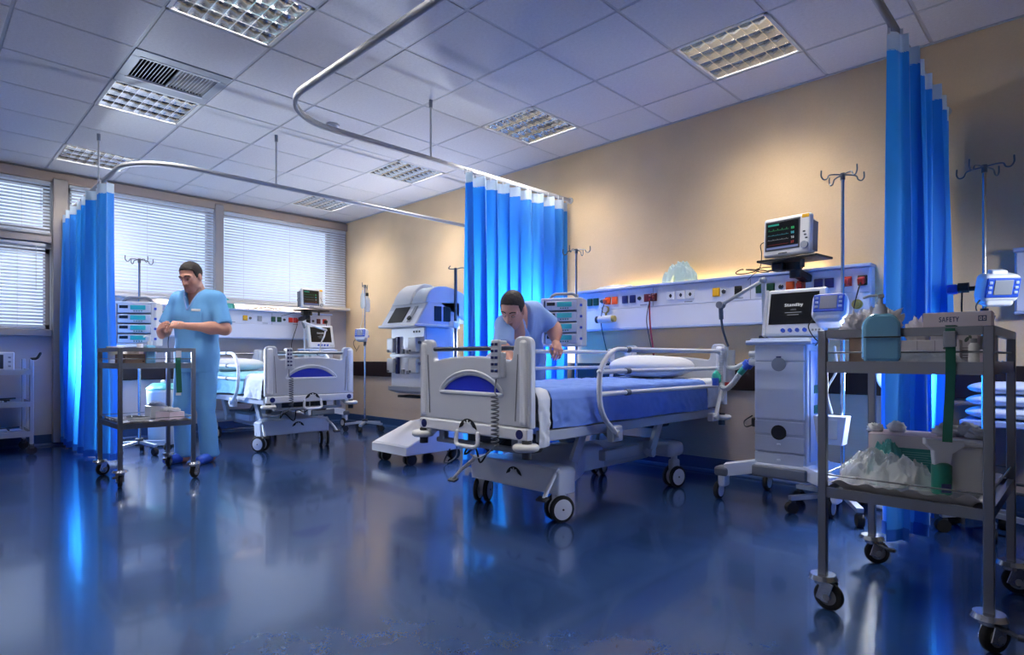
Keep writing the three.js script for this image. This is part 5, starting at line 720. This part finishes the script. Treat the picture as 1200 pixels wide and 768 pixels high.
function person(label, [px, py, pz], ry, J, H, hands, top, trouser, neckDir) {
  const t = thing('person', label, 'person', [px, py, pz], ry);
  const spine = nrm(sub(J.neck, J.pelvis)), left = nrm(sub(J.shL, J.shR)), front = nrm(crs(left, spine)), mid = mix(J.pelvis, J.neck, 0.6), L = (p, a, b = 0, c = 0) => add(add(add(p, left, a), spine, b), front, c);
  const torso = (g) => [cap(L(J.pelvis, 0.075), L(mid, 0.085), 0.095 + g, 0.1 + g), cap(L(J.pelvis, -0.075), L(mid, -0.085), 0.095 + g, 0.1 + g), cap(L(mid, 0.085), L(J.neck, 0.1, -0.1, 0.0), 0.1 + g, 0.088 + g), cap(L(mid, -0.085), L(J.neck, -0.1, -0.1, 0.0), 0.1 + g, 0.088 + g), cap(J.shL, L(J.neck, 0.05, -0.03), 0.055 + g, 0.05 + g), cap(J.shR, L(J.neck, -0.05, -0.03), 0.055 + g, 0.05 + g), cap(L(J.neck, 0, -0.12), J.pelvis, 0.095 + g, 0.1 + g)];
  const legs = (g) => ['L', 'R'].flatMap((s) => [cap(J['hip' + s], J['kn' + s], 0.084 + g, 0.058 + g), cap(J['kn' + s], J['an' + s], 0.056 + g, 0.042 + g)]);
  const arm = (s, g) => [cap(J['sh' + s], J['el' + s], 0.052 + g, 0.044 + g), cap(J['el' + s], mix(J['el' + s], J['wr' + s], 0.35), 0.043 + g, 0.045 + g), cap(mix(J['el' + s], J['wr' + s], 0.35), J['wr' + s], 0.045 + g, 0.028 + g)];
  const feet = ['L', 'R'].flatMap((s) => [cap(J['an' + s], add(J['an' + s], [0, -0.03, 0]), 0.04), cap(add(J['an' + s], [0, -0.045, 0]), J['to' + s], 0.035, 0.03)]);
  const body = uni([...torso(-0.022), ...legs(-0.018), ...arm('L', 0), ...arm('R', 0), ...feet, cap(J.neck, H.c, 0.056, 0.05)], 0.05), all = Object.values(J);
  const [lo, hi] = bounds([...all, H.c], 0.16), q = new THREE.Matrix4().makeBasis(V(...crs(H.up, H.dir)), V(...H.up), V(...H.dir)).setPosition(...H.c);
  const hg = nets(headSdf, [-0.11, -0.24, -0.13], [0.11, 0.15, 0.14], 0.0042).applyMatrix4(q);
  const b = part(t, 'body', [nets(body, lo, hi, 0.0125), hg, ...hands.map((h) => hand(...h))], M.skin);
  const hairE = ell([0, 0.04, -0.016], [0.083, 0.096, 0.104]), hairF = (x, y, z) => { const L = [[-0.09, -0.05], [-0.035, -0.035], [-0.02, 0.02], [0.02, 0.03], [0.06, 0.038], [0.078, 0.06], [0.092, 0.12], [0.2, 0.3]]; let i = 0; while (i < L.length - 2 && y > L[i + 1][0]) i++; const t2 = (y - L[i][0]) / (L[i + 1][0] - L[i][0]), lim = L[i][1] + (L[i + 1][1] - L[i][1]) * t2; return Math.max(hairE(x, y, z) + 0.002 * noise.noise(x * 90, y * 90, z * 90), (z - lim) * 0.5 + 0.003 * noise.noise(x * 60, y * 60, 3), -(y + 0.085)); };
  part(t, 'hair', nets(hairF, [-0.1, -0.1, -0.14], [0.1, 0.15, 0.11], 0.0042).applyMatrix4(q), M.hair, 'short dark hair');
  for (const a of [-1, 1]) { part(t, 'eyebrow', tube([[a * 0.014, 0.03, 0.0955], [a * 0.032, 0.035, 0.0915], [a * 0.05, 0.028, 0.078]], 0.0038, 12, 6).applyMatrix4(q), M.hair); part(t, 'eye', sph(0.0105, a * 0.032, -0.003, 0.0745, 1, 0.5, 1, 12).applyMatrix4(q), M.eyew); part(t, 'eyelash', tube([[a * 0.02, -0.001, 0.0875], [a * 0.032, -0.0035, 0.0885], [a * 0.045, -0.001, 0.082]], 0.0016, 10, 5).applyMatrix4(q), M.hair); }
  // clothing
  const fold = (x, y, z) => 0.006 * noise.noise(x * 9, y * 5, z * 9) + 0.004 * noise.noise(x * 22, y * 9, z * 22);
  const sleeve = (s) => { const a = J['sh' + s], b2 = mix(a, J['el' + s], 0.86), d = nrm(sub(b2, a)), c = cap(a, mix(a, J['el' + s], 1.1), 0.068, 0.074); return (x, y, z) => Math.max(c(x, y, z), dot([x - b2[0], y - b2[1], z - b2[2]], d)); };
  const sl = [sleeve('L'), sleeve('R')], trunk = uni([...torso(0.012), cap(L(J.pelvis, 0.075, -0.16), L(J.pelvis, 0.07), 0.112, 0.108), cap(L(J.pelvis, -0.075, -0.16), L(J.pelvis, -0.07), 0.112, 0.108)], 0.06);
  const topF = (x, y, z) => { let d = trunk(x, y, z) + fold(x, y, z); for (const s of sl) d = smin(d, s(x, y, z) + 0.5 * fold(x, y, z), 0.03); const r = [x - J.neck[0], y - J.neck[1], z - J.neck[2]], a = Math.abs(dot(r, left)), u = dot(r, spine), w = dot(r, front), cut = Math.max(a - 0.075 * (1 + (u - 0.01) / 0.17), -w - 0.0), hole = Math.max(Math.hypot(a, w) - 0.068, -(u + 0.02)); d = Math.max(d, -cut, -hole); return Math.max(d, -(dot([x - J.pelvis[0], y - J.pelvis[1], z - J.pelvis[2]], spine) + 0.17)); };
  const tp = part(t, 'scrub_top', nets(topF, lo, hi, 0.0105), top, 'short-sleeved blue scrub top with a V neck');
  const pk = (d) => L(J.neck, d, -0.2, 0.0);
  const trF = uni([...legs(0.016), cap(J.hipL, J.pelvis, 0.1, 0.1), cap(J.hipR, J.pelvis, 0.1, 0.1), ...['L', 'R'].map((s) => cap(mix(J['kn' + s], J['an' + s], 0.3), add(J['an' + s], [0, -0.01, 0.0]), 0.07, 0.075))], 0.03);
  part(t, 'scrub_trousers', nets((x, y, z) => Math.max(trF(x, y, z) + fold(x, y, z), 0.045 - y), [lo[0], 0.02, lo[2]], [hi[0], J.pelvis[1] + 0.06, hi[2]], 0.012), trouser, 'loose blue scrub trousers');
  for (const s of ['L', 'R']) part(t, 'shoe', nets(uni([cap(add(J['an' + s], [0, -0.04, -0.02]), J['to' + s], 0.044, 0.04)], 0.02), ...bounds([J['an' + s], J['to' + s]], 0.09), 0.01), M.bluep, 'blue clog');
  return { t, L, front, surf: (x, y) => { let z = 0.35; while (z > 0 && topF(x, y, z) > 0) z -= 0.002; return z; } };
}
{
  const J = { pelvis: [0, 0.95, 0], neck: [0, 1.475, 0.0], shL: [0.185, 1.42, -0.01], shR: [-0.185, 1.42, -0.01], elL: [0.285, 1.155, 0.02], elR: [-0.265, 1.16, 0.06], wrL: [0.075, 1.175, 0.26], wrR: [-0.12, 1.09, 0.27], hipL: [0.09, 0.92, 0], hipR: [-0.09, 0.92, 0], knL: [0.1, 0.49, 0.02], knR: [-0.1, 0.49, 0.05], anL: [0.11, 0.085, -0.02], anR: [-0.11, 0.085, 0.02], toL: [0.14, 0.04, 0.14], toR: [-0.14, 0.04, 0.18] };
  const dir = nrm([0.02, -0.36, 0.93]), up0 = [-0.05, 0.95, 0.3], up = nrm(sub(up0, dir.map((v) => v * dot(up0, dir))));
  const { t, surf } = person('person in blue scrubs standing at the trolley, looking down at a syringe in both hands', [2.17, 0, 2.70], 0.6, J, { c: [-0.015, 1.605, 0.055], dir, up }, [
    [[0.075, 1.175, 0.26], [-0.95, 0.12, 0.35], [0.2, 0.75, 0.55], 1, 0.42], [[-0.12, 1.09, 0.27], [0.3, 0.75, 0.55], [-0.75, 0.2, 0.5], -1, 0.4]], M.scrub, M.scrub);
  for (const a of [-1, 1]) { const q = []; for (let i = 0; i <= 8; i++) { const u = -0.155 + 0.155 * i / 8, x = a * (0.004 + 0.075 * (1 + (u - 0.01) / 0.17)), y = 1.475 + u; q.push([x, y, surf(x + a * 0.006, y) - 0.001]); } part(t, 'neck_band', tube(q, 0.007, 30, 6), M.scrub2, 'paler neck band'); }
  part(t, 'name_badge', rb(0.075, 0.02, 0.006, 0.002, 0.085, 1.315, surf(0.085, 1.315) + 0.002, -0.15, 0.25, 0), M.white, 'white name strip');
  part(t, 'chest_pocket', rb(0.1, 0.11, 0.006, 0.003, 0.085, 1.245, surf(0.085, 1.245) + 0.001, -0.05, 0.25, 0), M.scrub);
  const s = thing('syringe', 'small clear syringe held between the hands of the standing person', 'syringe', [2.31, 1.19, 2.96], 0.6); part(s, 'barrel', cyl(0.008, 0.09, 0, 0, 0, 'x'), M.clearp); part(s, 'plunger', [cyl(0.003, 0.05, 0.065, 0, 0, 'x'), cyl(0.009, 0.004, 0.09, 0, 0, 'x')], M.white); part(s, 'needle', cyl(0.0012, 0.04, -0.062, 0, 0, 'x', 0.0012, 6), M.steel);
}
{
  const o = [4.52, 0, 1.0], R = (p) => sub(p, o), J = { pelvis: [4.53, 0.93, 1.03], neck: [4.765, 1.262, 1.34], shL: [4.70, 1.27, 1.11], shR: [4.80, 1.14, 1.52], elL: [4.775, 1.14, 0.955], elR: [4.94, 0.95, 1.68], wrL: [4.845, 1.02, 1.02], wrR: [5.08, 0.87, 1.76], hipL: [4.53, 0.92, 0.93], hipR: [4.53, 0.92, 1.13], knL: [4.56, 0.49, 0.92], knR: [4.56, 0.49, 1.14], anL: [4.5, 0.085, 0.92], anR: [4.5, 0.085, 1.15], toL: [4.66, 0.04, 0.95], toR: [4.66, 0.04, 1.18] };
  for (const k in J) J[k] = R(J[k]);
  const dir = nrm([0.34, -0.56, 0.76]), up0 = [0.3, 0.85, 0.42], up = nrm(sub(up0, dir.map((v) => v * dot(up0, dir))));
  person('person in pale blue scrubs bending over the bed with one hand on the rail', o, 0, J, { c: R([4.875, 1.24, 1.525]), dir, up }, [
    [R([4.845, 1.02, 1.02]), [0.55, -0.5, 0.4], [0.3, 0.8, -0.1], 1, 0.42], [R([5.08, 0.87, 1.76]), [0.8, -0.35, -0.2], [0.2, 0.9, 0], -1, 0.25]], M.scrub2, M.scrub2);
}
scene.traverse((o) => { if (o.isMesh) { o.castShadow = true; o.receiveShadow = true; } if (o.isLight && o.shadow) o.castShadow = true; });
renderer.render(scene, camera);
